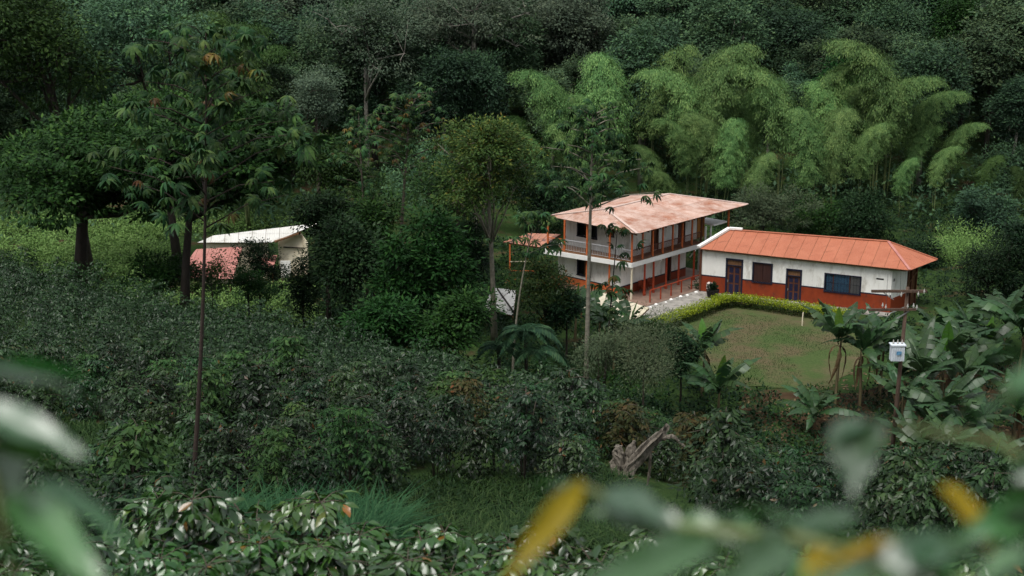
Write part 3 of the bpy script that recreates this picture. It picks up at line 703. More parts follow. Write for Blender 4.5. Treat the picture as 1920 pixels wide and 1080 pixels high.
for k in range(12):
    u = -.6+k*.62+rst.uniform(-.15, .15); v = -1.35+rst.uniform(-.12, .08); r = rst.uniform(.09, .17); q = hw(u, v, .06)
    MB().tube([q-[0, 0, .02], q+[0, 0, r*.35], q+[.02, .02, r*.8], q+[.02, .02, r]], [r*.8, r, r*.7, r*.2], 7).build('stone', M['white_trim'] if k % 3 else M['concrete'], wk)
HL = [on_z(px, py, .75) for px, py in ((1225, 606), (1262, 592), (1300, 579), (1340, 563), (1372, 556), (1420, 561), (1480, 570), (1540, 579), (1598, 588))]
ribbon('retaining_wall', M['concrete'], [np.array([p[0], p[1]-.30, -.02]) for p in HL], .35, 1.2, label='low stained concrete retaining wall under the yellow-green hedge', cat='wall', kind='thing')
def leaves(rg, pos, d, nrm, ln, wd, fold=.25):
    """four-vertex leaves folded along the midrib. pos, d, nrm: (n,3)"""
    n = len(pos); d = d/(np.linalg.norm(d, axis=1, keepdims=True)+1e-9)
    sd = np.cross(d, nrm); sd /= (np.linalg.norm(sd, axis=1, keepdims=True)+1e-9); up_ = np.cross(sd, d)
    ln = np.broadcast_to(ln, (n,))[:, None]; wd = np.broadcast_to(wd, (n,))[:, None]
    mid = pos+d*ln*.45
    V = np.stack([pos, mid+sd*wd*.5-up_*wd*fold, pos+d*ln-up_*ln*.12, mid-sd*wd*.5-up_*wd*fold], 1).reshape(-1, 3)
    i = np.arange(n)[:, None]*4
    F = np.concatenate([i+np.array([0, 1, 2]), i+np.array([0, 2, 3])], 1).reshape(-1, 3)
    return V, F
def unit(rg, n):
    v = rg.normal(size=(n, 3)); return v/np.linalg.norm(v, axis=1, keepdims=True)
hedge = empty('hedge', tuple(np.array([HL[4][0], HL[4][1], .1]))); tag(hedge, 'clipped yellow-green hedge curving along the edge of the lawn', 'hedge')
def hedge_leaves(n, zlo, zhi, wdt, ln, seed):
    rg = np.random.default_rng(seed); P = np.array(HL); t = rg.random(n)*(len(P)-1.001); i = t.astype(int); f = (t-i)[:, None]
    c = P[i]*(1-f)+P[i+1]*f; d = (P[i+1]-P[i])[:, :2]; d /= np.linalg.norm(d, axis=1, keepdims=True); nn = np.stack([-d[:, 1], d[:, 0]], 1)
    z = zlo+(zhi-zlo)*rg.random(n)+.05*vnoise(c[:, 0], c[:, 1], .5, 2); off = (rg.random(n)-.5)*wdt*(1+.15*vnoise(c[:, 0], c[:, 1], .8, 4))
    pos = np.stack([c[:, 0]+nn[:, 0]*off, c[:, 1]+nn[:, 1]*off, z], 1)
    dr = unit(rg, n)*.8+np.array([0, 0, .6]); V, F = leaves(rg, pos-np.array(hedge.location), dr, unit(rg, n)*.7+np.array([0, 0, .8]), ln*(.7+.6*rg.random(n)), ln*.5)
    return V, F, np.repeat(rg.random(n), 2)
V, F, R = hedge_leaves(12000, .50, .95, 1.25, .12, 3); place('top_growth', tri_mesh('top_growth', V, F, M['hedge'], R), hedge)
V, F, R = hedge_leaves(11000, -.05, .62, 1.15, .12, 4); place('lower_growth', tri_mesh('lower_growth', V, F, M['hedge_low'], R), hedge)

# ------------------------------------------------------------------ sheds and canopies
def sheet_roof_thing(name, label, cat, corners, width, mat, seed, rows=1, posts=(), zbase=-.8, under='wood_brown', walls=None, wmat='cream'):
    c = np.mean(corners, 0); t = empty(name, (c[0], c[1], zbase)); tag(t, label, cat)
    r = MB().prism(corners, .08).build('roof', M[under], t)
    sheet_slope(r, corners, width, rows, M[mat], seed)
    for p in posts: MB().box(p[0]-.06, p[0]+.06, p[1]-.06, p[1]+.06, zbase, p[2]-.05).build('post', M['wood_brown'], t)
    for (a, b, ztop) in (walls or ()):
        n = np.array([-(b[1]-a[1]), b[0]-a[0]]); n = n/np.linalg.norm(n)*.06
        MB().add([(p[0]+s*n[0], p[1]+s*n[1], z) for z in (zbase, ztop) for p in (a, b) for s in (-1, 1)], [(0, 1, 3, 2), (4, 6, 7, 5), (0, 4, 5, 1), (2, 3, 7, 6), (0, 2, 6, 4), (1, 5, 7, 3)]).build('wall', M[wmat], t)
    return t
def rpts(*a):
    c = [on_z(*p) for p in a[:3]]; return c+[on_plane(a[3][0], a[3][1], c[0], np.cross(c[1]-c[0], c[2]-c[0]))]
cc = rpts((1090, 578, .75), (1182, 612, .75), (1217, 578, 1.25), (1132, 550, 1.25))
sheet_roof_thing('lean_to_roof', 'cream sheet canopy sloping below the front corner of the farmhouse', 'canopy', cc, .9, 'roof_cream' if 'roof_cream' in M else 'roof_white', 21, posts=cc[:2], zbase=-.6)
wc = rpts((905, 580, .6), (962, 592, .6), (968, 545, 1.5), (925, 540, 1.5))
wt = sheet_roof_thing('white_canopy', 'white sheet canopy half hidden by bushes beside the dark reddish shrub', 'canopy', wc, .8, 'roof_white', 22, posts=wc[:2], zbase=-1.0)
MB().beam(on_z(932, 541, 1.62), on_z(964, 586, .78), .09).build('edge_pole', M['bark_dark'], wt)
# white-roofed drying shed and salmon roofs beyond the coffee slope, left
s1 = rpts((370, 455, 2.0), (508, 455, 2.0), (602, 418, 3.4), (400, 442, 2.9))
shed = sheet_roof_thing('drying_shed', 'cream-walled farm shed with a long white sheet roof beyond the coffee slope', 'shed', s1, 1.1, 'roof_white', 31, rows=2, zbase=-2.2,
    walls=[(s1[0]+np.array([.4, .4, 0]), s1[1]+np.array([-.3, .4, 0]), 1.9)])
g0, g1, g2 = on_z(520, 450, 2.0), on_z(564, 438, 2.6), on_z(576, 455, 2.0)
MB().beam(s1[1]+np.array([.3, -.1, .1]), g1+np.array([0, 0, .1]), .35, .12).build('gable_board', M['wood_brown'], shed)
gm = MB(); 
gm.add([(p[0], p[1]+.25, z) for p, z in ((g0, -2.2), (g2, -2.2), (g2, 1.9), (g1, 2.5), (g0, 1.9))]+[(p[0], p[1]+.45, z) for p, z in ((g0, -2.2), (g2, -2.2), (g2, 1.9), (g1, 2.5), (g0, 1.9))], [(0, 1, 2, 3, 4), (9, 8, 7, 6, 5), (0, 5, 6, 1), (1, 6, 7, 2), (4, 9, 5, 0), (2, 7, 8, 3), (3, 8, 9, 4)])
gm.build('gable_wall', M['cream'], shed)
for px in (548, 570): p = on_z(px, 460, 1.2); MB().box(p[0]-.05, p[0]+.05, p[1]-.5, p[1]-.4, -2.2, 2.2).build('post', M['bark_dark'], shed)
p, q = on_z(533, 461, 1.4), on_z(575, 463, 1.4); MB().beam(p-[0, .45, 0], q-[0, .45, 0], .09).build('beam', M['bark_dark'], shed)
s2 = rpts((330, 520, -.2), (436, 524, -.2), (455, 463, 1.7), (368, 468, 1.7))
sheet_roof_thing('salmon_shed', 'salmon-pink sheet roof of a low shed in front of the white shed', 'shed', s2, 1.0, 'roof_salmon', 32, rows=2, zbase=-2.4, posts=[s2[0]+np.array([.3, .5, 0]), s2[1]+np.array([-.3, .5, 0])])
s3 = rpts((480, 503, .0), (512, 505, .0), (520, 479, .8), (490, 478, .8))
sheet_roof_thing('salmon_lean_to', 'small salmon-pink lean-to roof between round-headed shrubs', 'shed', s3, .7, 'roof_salmon', 33, zbase=-2.4, posts=[s3[0], s3[1]], walls=[(on_z(527, 520, -1.0), on_z(546, 520, -1.0), .4)], wmat='white')
# utility pole with crossarms, transformer and its bracket
pb = at(1668, 72.5); pt = np.array([pb[0]+.25, 72.5, z_at(538, 72.5)])
pole = empty('utility_pole', tuple(pb)); tag(pole, 'brown utility pole with two crossarms and a white transformer box among the banana plants', 'pole')
M['pole'] = surf('weathered_pole', (.055, .035, .025), (.11, .07, .05), 3, .9, .4, 14, stretch=(2, 2, .3))
M['insulator'] = surf('porcelain', (.34, .33, .30), (.42, .41, .38), 5, .4)
M['transformer'] = surf('transformer_paint', (.50, .55, .60), (.62, .66, .70), 3, .45, stain=(.30, .26, .2), stain_scale=3, stain_lo=.62, stain_hi=.7)
MB().tube([pb-[0, 0, .3], pb*.5+pt*.5, pt], [.13, .11, .085], 12).build('shaft', M['pole'], pole, True)
k72 = depth(72.5, 8)/FPX
def pp(px, py, dy=0): y = 72.5+dy; z = z_at(py, y); return np.array([(px-960)/FPX*depth(y, z), y, z])
MB().beam(pp(1634, 546, -.15), pp(1738, 546, -.15), .11, .13).build('crossarm', M['pole'], pole)
MB().beam(pp(1628, 581, -.15), pp(1718, 580, -.15), .10, .12).build('crossarm', M['pole'], pole)
MB().beam(pp(1682, 597, -.1), pp(1705, 583, -.1), .05).build('brace', M['metal_grey'], pole)
MB().beam(pp(1656, 548, -.1), pp(1676, 562, -.1), .04).build('brace', M['metal_grey'], pole)
for px, py in ((1667, 553), (1690, 552), (1722, 551), (1733, 546), (1655, 572), (1661, 575), (1702, 574), (1713, 573), (1719, 576)):
    c = pp(px, py, -.22); MB().tube([c+[0, 0, -.12], c+[0, 0, -.06], c+[0, 0, -.05], c+[0, 0, .02], c+[0, 0, .03], c+[0, 0, .12]], [.025, .025, .05, .045, .03, .02], 8).build('insulator', M['insulator'], pole)
c = pp(1682, 661, -.38); tr = MB().box(c[0]-.33, c[0]+.33, c[1]-.22, c[1]+.22, c[2]-.40, c[2]+.40).build('transformer', M['transformer'], pole)
MB().box(c[0]-.38, c[0]+.38, c[1]-.27, c[1]+.27, c[2]+.402, c[2]+.46).build('lid', M['transformer'], tr)
for k in range(6): MB().box(c[0]-.30+k*.115, c[0]-.27+k*.115, c[1]-.27, c[1]-.222, c[2]-.36, c[2]+.30).build('cooling_fin', M['transformer'], tr)
for k in range(3): d_ = c+[-.22+.22*k, 0, .46]; MB().tube([d_, d_+[0, 0, .08], d_+[0, 0, .1], d_+[0, 0, .22]], [.03, .06, .035, .02], 8).build('bushing', M['insulator'], tr)
MB().box(c[0]-.10, c[0]+.16, c[1]-.285, c[1]-.275, c[2]-.05, c[2]+.14).build('number_plate', M['curtain'], tr)
# slack service wires from the pole to the wing
wv = MB()
for (p, q) in ((pp(1661, 572, -.2), W1+np.array([-1.5, .2, -.3])), (pp(1690, 549, -.2), W1+np.array([-.6, .1, -.15]))):
    pts = [p+(q-p)*t-np.array([0, 0, .5*math.sin(math.pi*t)]) for t in np.linspace(0, 1, 14)]; wv.tube(pts, [.012]*14, 4)
tag(wv.build('service_wire', M['dark']), 'thin slack wires running from the utility pole to the orange roof', 'wire')
# weathered post with wires by the trees left of the house
fp = on_z(850, 486, .3); fpo = empty('wire_post', tuple(fp)); tag(fpo, 'slim grey post strung with several wires between the bushes', 'post')
MB().tube([fp-[0, 0, .4], fp+[0, 0, 2.3]], [.09, .08], 8).build('shaft', M['concrete'], fpo)
fe = on_z(905, 500, .2)
for k in range(6):
    a = fp+[0, 0, 2.2-.3*k]; b = fe+[0, 0, 2.0-.3*k]; pts = [a+(b-a)*t-np.array([0, 0, .12*math.sin(math.pi*t)]) for t in np.linspace(0, 1, 9)]
    MB().tube(pts, [.014]*9, 4).build('wire', M['metal_grey'], fpo)
# marker stake on the lawn
st = on_z(1504, 611, .03); tag(MB().tube([st, st+[0, 0, .5], st+[.02, 0, .95], st+[.02, 0, 1.0]], [.045, .045, .04, .03], 8).build('stake', M['stake'] if 'stake' in M else M['cream']), 'short pale yellow stake standing on the lawn by the hedge', 'stake')
# planter and cloth by the wing's first door
pd = on_z(1336, 556, .1); pl = empty('planter', tuple(pd)); tag(pl, 'dark round planter with leafy plant by the corner of the wing', 'planter')
MB().tube([pd, pd+[0, 0, .1], pd+[0, 0, .55], pd+[0, 0, .6], pd+[0, 0, .55]], [.38, .42, .5, .52, .45], 14).build('tub', M['dark'], pl, True)
rg = np.random.default_rng(5); n = 260; dr = unit(rg, n)+np.array([0, 0, .7]); V, F = leaves(rg, dr*.12*rg.random((n, 1))+np.array([0, 0, .65])+unit(rg, n)*.22, dr, unit(rg, n)*.6+[0, 0, .7], .28, .10)
place('foliage', tri_mesh('foliage', V, F, M['dark_shrub'], np.repeat(rg.random(n), 2)), pl)
bg = on_z(1331, 538, .75); sk = MB(); sk.tube([bg-[0, 0, .35], bg-[0, 0, .28], bg+[.02, 0, .05], bg+[-.02, 0, .3], bg+[0, 0, .36]], [.22, .27, .29, .22, .12], 12)
M['sack'] = surf('pale_sack', (.5, .42, .38), (.62, .54, .5), 6, .9, .3, 20)
tag(sk.build('sack', M['sack'], None, True), 'pale pinkish sack leaning at the corner of the wing above the planter', 'sack')
# red plastic chairs in the lower gallery
def gallery_chair(u, v, rz, label):
    p = hw(u, v, ZF); t = empty('gallery_chair', tuple(p), rz); tag(t, label, 'chair')
    def bx(name, x0, x1, y0, y1, z0, z1):
        me = MB().box(x0, x1, y0, y1, z0, z1); m_ = bpy.data.meshes.new(name); m_.from_pydata(me.v, [], me.f); m_.materials.append(M['red']); place(name, m_, t)
    bx('seat', -.22, .22, -.22, .22, .40, .44); bx('backrest', -.22, .22, .19, .23, .46, .88)
    for sx in (-1, 1):
        bx('armrest', sx*.22-.025, sx*.22+.025, -.18, .18, .62, .65)
        for sy in (-1, 1): bx('leg', sx*.19-.02, sx*.19+.02, sy*.19-.02, sy*.19+.02, 0, .398)
hz = math.atan2(HU[1], HU[0])
gallery_chair(3.0, 1.75, hz, 'red chair against the red dado, nearest the cream corner post'); gallery_chair(4.1, 1.75, hz+.2, 'red chair further along the lower gallery, before the dark doorway')

# ------------------------------------------------------------------ plant parts
def clump_crown(rg, lobes, clumps, per, cr, ln, wd, droop=.25, inner=.15, flat=.55, upb=.25):
    """leaf clumps spread over (and some inside) ellipsoid lobes: (cx,cy,cz,rx,ry,rz)"""
    L = np.array(lobes, float); w = (L[:, 3]*L[:, 5]+L[:, 4]*L[:, 5]+L[:, 3]*L[:, 4]); i = rg.choice(len(L), clumps, p=w/w.sum())
    d = unit(rg, clumps); d[:, 2] = np.where(rg.random(clumps) < upb*2, np.abs(d[:, 2]), d[:, 2]); 
    rad = np.where(rg.random(clumps) < inner, .35+.4*rg.random(clumps), .78+.30*rg.random(clumps))
    c = L[i, :3]+d*L[i, 3:]*rad[:, None]
    c = np.repeat(c, per, 0); o = np.repeat(d, per, 0); n = len(c); cs = np.repeat(rg.random(clumps), per)
    off = rg.normal(size=(n, 3))*cr*np.array([1, 1, flat])*.6
    pos = c+off
    dr = off/cr*1.0+o*.5+unit(rg, n)*.5+np.array([0, 0, -droop])
    nr = o*.5+unit(rg, n)*.55+np.array([0, 0, .9])
    s = .7+.6*rg.random(n)
    V, F = leaves(rg, pos, dr, nr, ln*s, wd*s)
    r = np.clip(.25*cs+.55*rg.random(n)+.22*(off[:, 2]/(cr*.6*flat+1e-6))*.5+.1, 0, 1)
    return V, F, np.repeat(r, 2)
def limbs(tb, rg, trunk, lobes, r0, n=7):
    """tapered trunk through given points and limbs out to each lobe"""
    P = [np.array(p, float) for p in trunk]; k = len(P)
    rad = [r0*(1.35 if i == 0 else 1-.5*i/(k-1)) for i in range(k)]
    tb.tube(P, rad, n)
    for L in lobes:
        j = rg.integers(max(1, k-2), k); a = P[j]*.7+P[max(0, j-1)]*.3; b = np.array(L[:3])-np.array([0, 0, L[5]*.3])
        m = a*.5+b*.5+rg.normal(size=3)*.08*np.linalg.norm(b-a)+np.array([0, 0, .06*np.linalg.norm(b-a)])
        r = r0*.42
        tb.tube([a, m, b, b+(b-m)*.15], [r, r*.75, r*.4, r*.12], 5)
        for _ in range(3):
            e = np.array(L[:3])+unit(rg, 1)[0]*np.array(L[3:])*.75; tb.tube([b, (b+e)/2+rg.normal(size=3)*.1, e], [r*.4, r*.25, r*.06], 4)
def tree(name, label, cat, loc, trunk, lobes, r0, leafmat, barkmat, clumps, per, cr, ln, wd, seed, group=None, **kw):
    rg = np.random.default_rng(seed); t = empty(name, tuple(loc)); tag(t, label, cat, group)
    tb = TB(); limbs(tb, rg, trunk, lobes, r0); place('trunk', tb.mesh('trunk', M[barkmat], True), t)
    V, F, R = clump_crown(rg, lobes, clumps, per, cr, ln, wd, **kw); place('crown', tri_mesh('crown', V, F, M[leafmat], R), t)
    return t
def lobes_in(rg, n, cx, cy, cz, rx, ry, rz, s=.5):
    """n lobes that fill one crown envelope"""
    out = []
    for i in range(n):
        a = 2*math.pi*(i*.618+rg.random()*.15); q = .15+.68*rg.random(); zz = (rg.random()-.5)*1.5
        q *= math.sqrt(max(.15, 1-(zz*.75)**2)); k = s*(.6+.75*rg.random())
        out.append((cx+math.cos(a)*rx*q, cy+math.sin(a)*ry*q, cz+zz*rz*.75, rx*k, ry*k, rz*k*1.05))
    out.append((cx, cy, cz+rz*.15, rx*.45, ry*.45, rz*.5))
    return out
def pxtree(name, label, cat, px, y, top, bottom, hwid, leafmat, barkmat, seed, cpx=None, r0=.18, n=7, clumps=260, per=40, cr=.55, ln=.22, wd=.09, base=None, group=None, lean=0, zg=None, s=.5, **kw):
    """a tree standing at column px, distance y, its crown between rows top and bottom and hwid pixels wide to each side"""
    loc = at(px, y); zt, zb = z_at(top, y), z_at(bottom, y); k = depth(y, 3)/FPX
    cx = ((cpx if cpx is not None else px)-px)*k; rx = hwid*k; rz = (zt-zb)/2; cz = (zt+zb)/2-loc[2]
    rg = np.random.default_rng(seed+1000); lb = lobes_in(rg, n, cx, 0, cz, rx, rx*.9, rz, s)
    tr = [(0, 0, -.4), (cx*.12+lean*.3, rg.normal()*.1, cz*.35), (cx*.3+lean*.6, rg.normal()*.15, cz*.7), (cx*.6+lean, rg.normal()*.15, cz*.95)]
    return tree(name, label, cat, loc, tr, lb, r0, leafmat, barkmat, clumps, per, cr, ln, wd, seed, group, **kw)

# ------------------------------------------------------------------ coffee
def coffee_meshes(seed, H, R, tiers, br, pairs, ln, near=False, lo=.16):
    rg = np.random.default_rng(seed); pos = []; dr = []; nr = []; tb = TB()
    ns = rg.integers(1, 4) if lo < .3 else 4
    stems = [(rg.normal()*.12*R, rg.normal()*.12*R, rg.normal()*.12, rg.normal()*.12) for _ in range(ns)]
    for (sx, sy, lx, ly) in stems: tb.tube([(sx*.3, sy*.3, -.15), (sx, sy, H*.45), (sx+lx*H, sy+ly*H, H*.95)], [.022, .018, .01], 5)
    for k in range(tiers):
        t = lo+(1-lo)*(k+rg.random()*.6)/tiers; z = H*t; sx, sy, lx, ly = stems[k % ns]
        prof = R*(1.05-.35*t if t < .75 else 1.05-.35*t-(t-.75)*1.6)*(.85+.3*rg.random())
        a0 = rg.random()*6.28
        for b in range(br):
            a = a0+6.283*b/br+rg.normal()*.25; L = max(.12, prof*(.75+.4*rg.random())); el = .35-.1*rg.random()
            ax = np.array([math.cos(a), math.sin(a), 0]); o = np.array([sx+lx*H*t*.6, sy+ly*H*t*.6, z])
            if near or b == 0: tb.tube([o, o+ax*L*.55+[0, 0, L*el*.45], o+ax*L+[0, 0, L*el*.25]], [.009, .007, .004], 3)
            sdv = np.array([-ax[1], ax[0], 0])
            for p in range(pairs):
                q = (p+.6)/pairs; c = o+ax*L*q+np.array([0, 0, L*(el*q*1.3-.75*el*q*q-.25*q*q*q)])
                for s in (-1, 1):
                    pos.append(c); dr.append(ax*.55+sdv*s*.9+rg.normal(size=3)*.22+np.array([0, 0, -.25-.75*q*(1-.7*t)-.2*rg.random()])); nr.append(rg.normal(size=3)*.35+ax*(.9*q*(1.1-t))+np.array([0, 0, .85]))
            pos.append(o+ax*L); dr.append(ax+rg.normal(size=3)*.3); nr.append(np.array([0, 0, 1.0])+rg.normal(size=3)*.3)
    pos = np.array(pos); dr = np.array(dr); nr = np.array(nr); n = len(pos); s = ln*(.65+.6*rg.random(n))
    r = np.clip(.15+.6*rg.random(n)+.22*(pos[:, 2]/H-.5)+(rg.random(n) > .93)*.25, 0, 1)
    if near: V, F, k = near_leaves(rg, pos, dr, nr, s, s*.44)
    else: (V, F), k = leaves(rg, pos, dr, nr, s, s*.46), 2
    return tb.mesh('stem', M['bark'], True), V, F, np.repeat(r, k)
def near_leaves(rg, pos, d, nrm, ln, wd):
    """leaves with a curved midrib and a wavy blade: 12 triangles each"""
    n = len(pos); d = d/np.linalg.norm(d, axis=1, keepdims=True); sd = np.cross(d, nrm); sd /= np.linalg.norm(sd, axis=1, keepdims=True); u = np.cross(sd, d)
    ln = ln[:, None]; wd = wd[:, None]; bend = (.12+.25*rg.random((n, 1)))*ln
    def mid(t): return pos+d*ln*t-u*bend*t*t
    rows = []
    for t, w in ((.22, .62), (.5, 1.0), (.78, .66)):
        m_ = mid(t); wv = wd*.10*np.sin(9*t+6.28*rg.random((n, 1)))
        rows += [m_+sd*wd*w*.5+u*(wd*.14*w+wv), m_, m_-sd*wd*w*.5+u*(wd*.14*w-wv)]
    V = np.stack([pos]+rows+[mid(1.0)], 1).reshape(-1, 3)
    T = [(0, 1, 2), (0, 2, 3)]
    for a in (1, 4): T += [(a, a+3, a+4), (a, a+4, a+1), (a+1, a+4, a+5), (a+1, a+5, a+2)]
    T += [(7, 10, 8), (8, 10, 9)]
    F = (np.arange(n)[:, None]*11+np.array(T).reshape(1, -1)).reshape(-1, 3)
    return V, F, len(T)
coffee_var = []
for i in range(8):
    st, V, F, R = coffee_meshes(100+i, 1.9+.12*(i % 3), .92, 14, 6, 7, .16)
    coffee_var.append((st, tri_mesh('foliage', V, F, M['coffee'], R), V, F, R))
leggy_var = []
for i in range(3):
    st, V, F, R = coffee_meshes(150+i, 2.5, 1.0, 13, 6, 7, .16, lo=.42); leggy_var.append((st, tri_mesh('foliage', V, F, M['coffee'], R), V, F, R))
# planting rows across the slope
rg = np.random.default_rng(11); pts = []
CLEAR = [(at(225, 38)[:2], 2.6), (at(160, 40)[:2], 1.8)]
stump_xy = at(1165, 38.5)[:2]
for y in np.arange(23, 99, 1.8):
    for x in np.arange(-46, 30, 1.2):
        px_, py_ = x+rg.normal()*.28+.7*(int(y/1.8) % 2), y+rg.normal()*.2
        b = float(brow(px_)); k = depth(py_, float(gz(px_, py_))); sx = 960+FPX*px_/k
        if sx < -130 or sx > 2050 or py_ > b+1.5: continue
        gul = 27.5+max(0, (sx-420)/1500*15)         # grassy gully in front of the rows
        if sx > 330:
            lim = np.interp(sx, [330, 430, 700, 850, 1000, 1130, 1400, 1920], [29, 30.5, 32.3, 35.5, 34.5, 32, 26, 23])
            if py_ < lim: continue
        if abs(sx-1195) < 95 and py_ < 40: continue
        if any(math.hypot(px_-c[0], py_-c[1]) < r for c, r in CLEAR): continue
        if rg.random() < .05: continue
        pts.append((px_, py_, py_))
pts.sort(key=lambda p: p[2]); print('coffee bushes', len(pts))
allV = []; allF = []; allR = []; nv = 0
for i, (x, y, _) in enumerate(pts):
    st, fo, V, F, R = coffee_var[rg.integers(8)]; s = .66+.40*rg.random()+.22*(rg.random() < .12); a = rg.random()*6.28; z = float(gz(x, y))-.05
    lim = np.interp(960+FPX*x/depth(y, z), [330, 430, 700, 850, 1000, 1130, 1400, 1920], [29, 30.5, 32.3, 35.5, 34.5, 32, 26, 23])
    if y < lim+2.2 and 650 < 960+FPX*x/depth(y, z) < 1050 and rg.random() < .6: st, fo, V, F, R = leggy_var[rg.integers(3)]
    if i < 300:
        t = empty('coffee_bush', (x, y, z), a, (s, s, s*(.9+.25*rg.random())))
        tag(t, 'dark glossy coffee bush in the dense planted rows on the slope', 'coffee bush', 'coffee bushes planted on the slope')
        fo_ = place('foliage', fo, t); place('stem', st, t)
        q_ = rg.random()+.25*vnoise(x, y, 3.0, 8)
        if q_ > 1.02: fo_.material_slots[0].link = 'OBJECT'; fo_.material_slots[0].material = M['coffee_brown']
        elif q_ < .13: fo_.material_slots[0].link = 'OBJECT'; fo_.material_slots[0].material = M['coffee_light']
    else:
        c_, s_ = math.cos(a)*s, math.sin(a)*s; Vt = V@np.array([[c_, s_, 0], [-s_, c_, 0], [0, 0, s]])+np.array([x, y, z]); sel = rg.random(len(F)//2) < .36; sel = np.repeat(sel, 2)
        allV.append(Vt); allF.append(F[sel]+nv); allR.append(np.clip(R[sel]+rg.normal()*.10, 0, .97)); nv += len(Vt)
if allV:
    o = place('coffee_rows', tri_mesh('coffee_rows', np.concatenate(allV), np.concatenate(allF), M['coffee'], np.concatenate(allR)))
    tag(o, 'far rows of dark coffee bushes merging towards the brow of the slope', 'coffee rows', None, 'stuff')
# the sharp coffee bushes close to the camera
near_var = []
for i in range(5):
    st, V, F, R = coffee_meshes(300+i, 2.0, .95, 10, 6, 6, .20, True); near_var.append((st, tri_mesh('foliage', V, F, M['coffee_near'], R)))
ORD_ = ['first', 'second', 'third', 'fourth', 'fifth', 'sixth', 'seventh', 'eighth', 'ninth', 'tenth', 'eleventh', 'twelfth', 'thirteenth', 'fourteenth', 'fifteenth', 'sixteenth', 'seventeenth']
nb = [(300, 17.5, 925), (440, 16.5, 915), (560, 17.5, 925), (700, 15.5, 968), (830, 15.0, 985), (950, 16.5, 1000), (1060, 15.5, 975), (1190, 15.0, 1000), (330, 14, 1010), (500, 13.5, 1005), (620, 13.5, 1015), (210, 15, 1000), (90, 14.5, 1040), (1330, 14.5, 1030), (1480, 14.5, 1050), (760, 12.5, 1045), (890, 12.6, 1050), (1020, 12.6, 1045), (1640, 15, 1060), (400, 12.2, 1060), (1150, 12.3, 1060), (-30, 15, 1030), (1800, 15.5, 1050)]
for i, (px, y, top) in enumerate(nb):
    p = at(px, y); h = z_at(top, y)-p[2]; st, fo = near_var[i % 5]; s = max(.6, h/2.0)
    t = empty('coffee_bush', (p[0], p[1], p[2]), rg.random()*6.28, (max(s, .8), max(s, .8), s)); tag(t, 'shiny large-leaved coffee bush at the bottom edge, %s from the left of the %s rank' % (ORD_[sum(1 for q_ in nb if (q_[1] > 13.9) == (y > 13.9) and q_[0] < px)], 'rear' if y > 13.9 else 'foremost'), 'coffee bush', 'coffee bushes in the front rank')
    place('foliage', fo, t); place('stem', st, t)

# ------------------------------------------------------------------ grasses
def grass_mesh(name, mat, P, h, w, seed, bend=.5):
    rg = np.random.default_rng(seed); n = len(P); a = rg.random(n)*6.283; d = np.stack([np.cos(a), np.sin(a), np.zeros(n)], 1); s = np.stack([-d[:, 1], d[:, 0], np.zeros(n)], 1)
    hh = (h*(.55+.8*rg.random(n)))[:, None]; b = (bend*(.3+rg.random(n)))[:, None]*hh; wv = w*(.7+.6*rg.random(n))[:, None]
    z = np.array([0, 0, 1.0])
    V = np.stack([P-s*wv/2, P+s*wv/2, P+d*b*.35+z*hh*.6-s*wv*.4, P+d*b*.35+z*hh*.6+s*wv*.4, P+d*b+z*hh*(1-.35*bend)], 1).reshape(-1, 3)
    F = (np.arange(n)[:, None]*5+np.array([0, 1, 3, 0, 3, 2, 2, 3, 4])).reshape(-1, 3)
    return tri_mesh(name, V, F, M[mat], np.repeat(rg.random(n), 3))
def scatter(seed, n, xr, yr, keep):
    rg = np.random.default_rng(seed); x = rg.uniform(*xr, n); y = rg.uniform(*yr, n); z = gz(x, y); k = y*CP+(CZ-z)*SP; sx = 960+FPX*x/k
    m = keep(x, y, sx); x, y, z = x[m], y[m], z[m]; return np.stack([x, y, z], 1)
def in_gully(x, y, sx):
    lim = np.interp(sx, [330, 430, 700, 850, 1000, 1130, 1400, 1920], [29, 30.5, 32.3, 35.5, 34.5, 38, 26, 23])
    return (sx > 330) & (sx < 1500) & (y < lim+1.2) & (y > 19)
P_ = scatter(21, 120000, (-10, 12), (19, 43), in_gully)
tag(place('gully_grass', grass_mesh('gully_grass', 'grass', P_, .42, .028, 22, 1.0)), 'rank green grass filling the hollow below the coffee rows', 'grass', None, 'stuff')
P_ = scatter(27, 900, (-10, 12), (19, 42), lambda x, y, sx: in_gully(x, y, sx) & (vnoise(x, y, 2.0, 9) > -.1))
GULLY = P_
def blue_patch(x, y, sx): return (np.abs(sx-560) < 160+30*np.sin(y*3)) & (y > 22.5) & (y < 28.5)
P_ = scatter(23, 26000, (-8, 2), (22, 29), blue_patch)
tag(place('tall_grass', grass_mesh('tall_grass', 'grass_blue', P_, 1.15, .035, 24, .9)), 'tall arching blue-green grass behind the front coffee bushes', 'grass', None, 'stuff')
P_ = scatter(25, 60000, (-20, -6), (30, 45), lambda x, y, sx: sum([(np.hypot(x-c[0], y-c[1]) < r+.6).astype(int) for c, r in CLEAR]) > 0)
tag(place('clearing_grass', grass_mesh('clearing_grass', 'grass', P_, .45, .03, 26, .8)), 'pale grass in a small clearing among the coffee bushes', 'grass', None, 'stuff')
rgl = np.random.default_rng(31); P_ = np.stack([rgl.uniform(5, 38, 70000), rgl.uniform(84, 112, 70000)], 1); m_ = in_lawn(P_[:, 0], P_[:, 1]) & (vnoise(P_[:, 0], P_[:, 1], 2.6, 6) < .25); P_ = P_[m_]
P_ = np.concatenate([P_, gz(P_[:, 0], P_[:, 1])[:, None]+.02], 1)
tag(place('lawn_grass', grass_mesh('lawn_grass', 'grass', P_, .10, .02, 32, .6)), 'short patchy grass of the lawn below the hedge', 'grass', None, 'stuff')

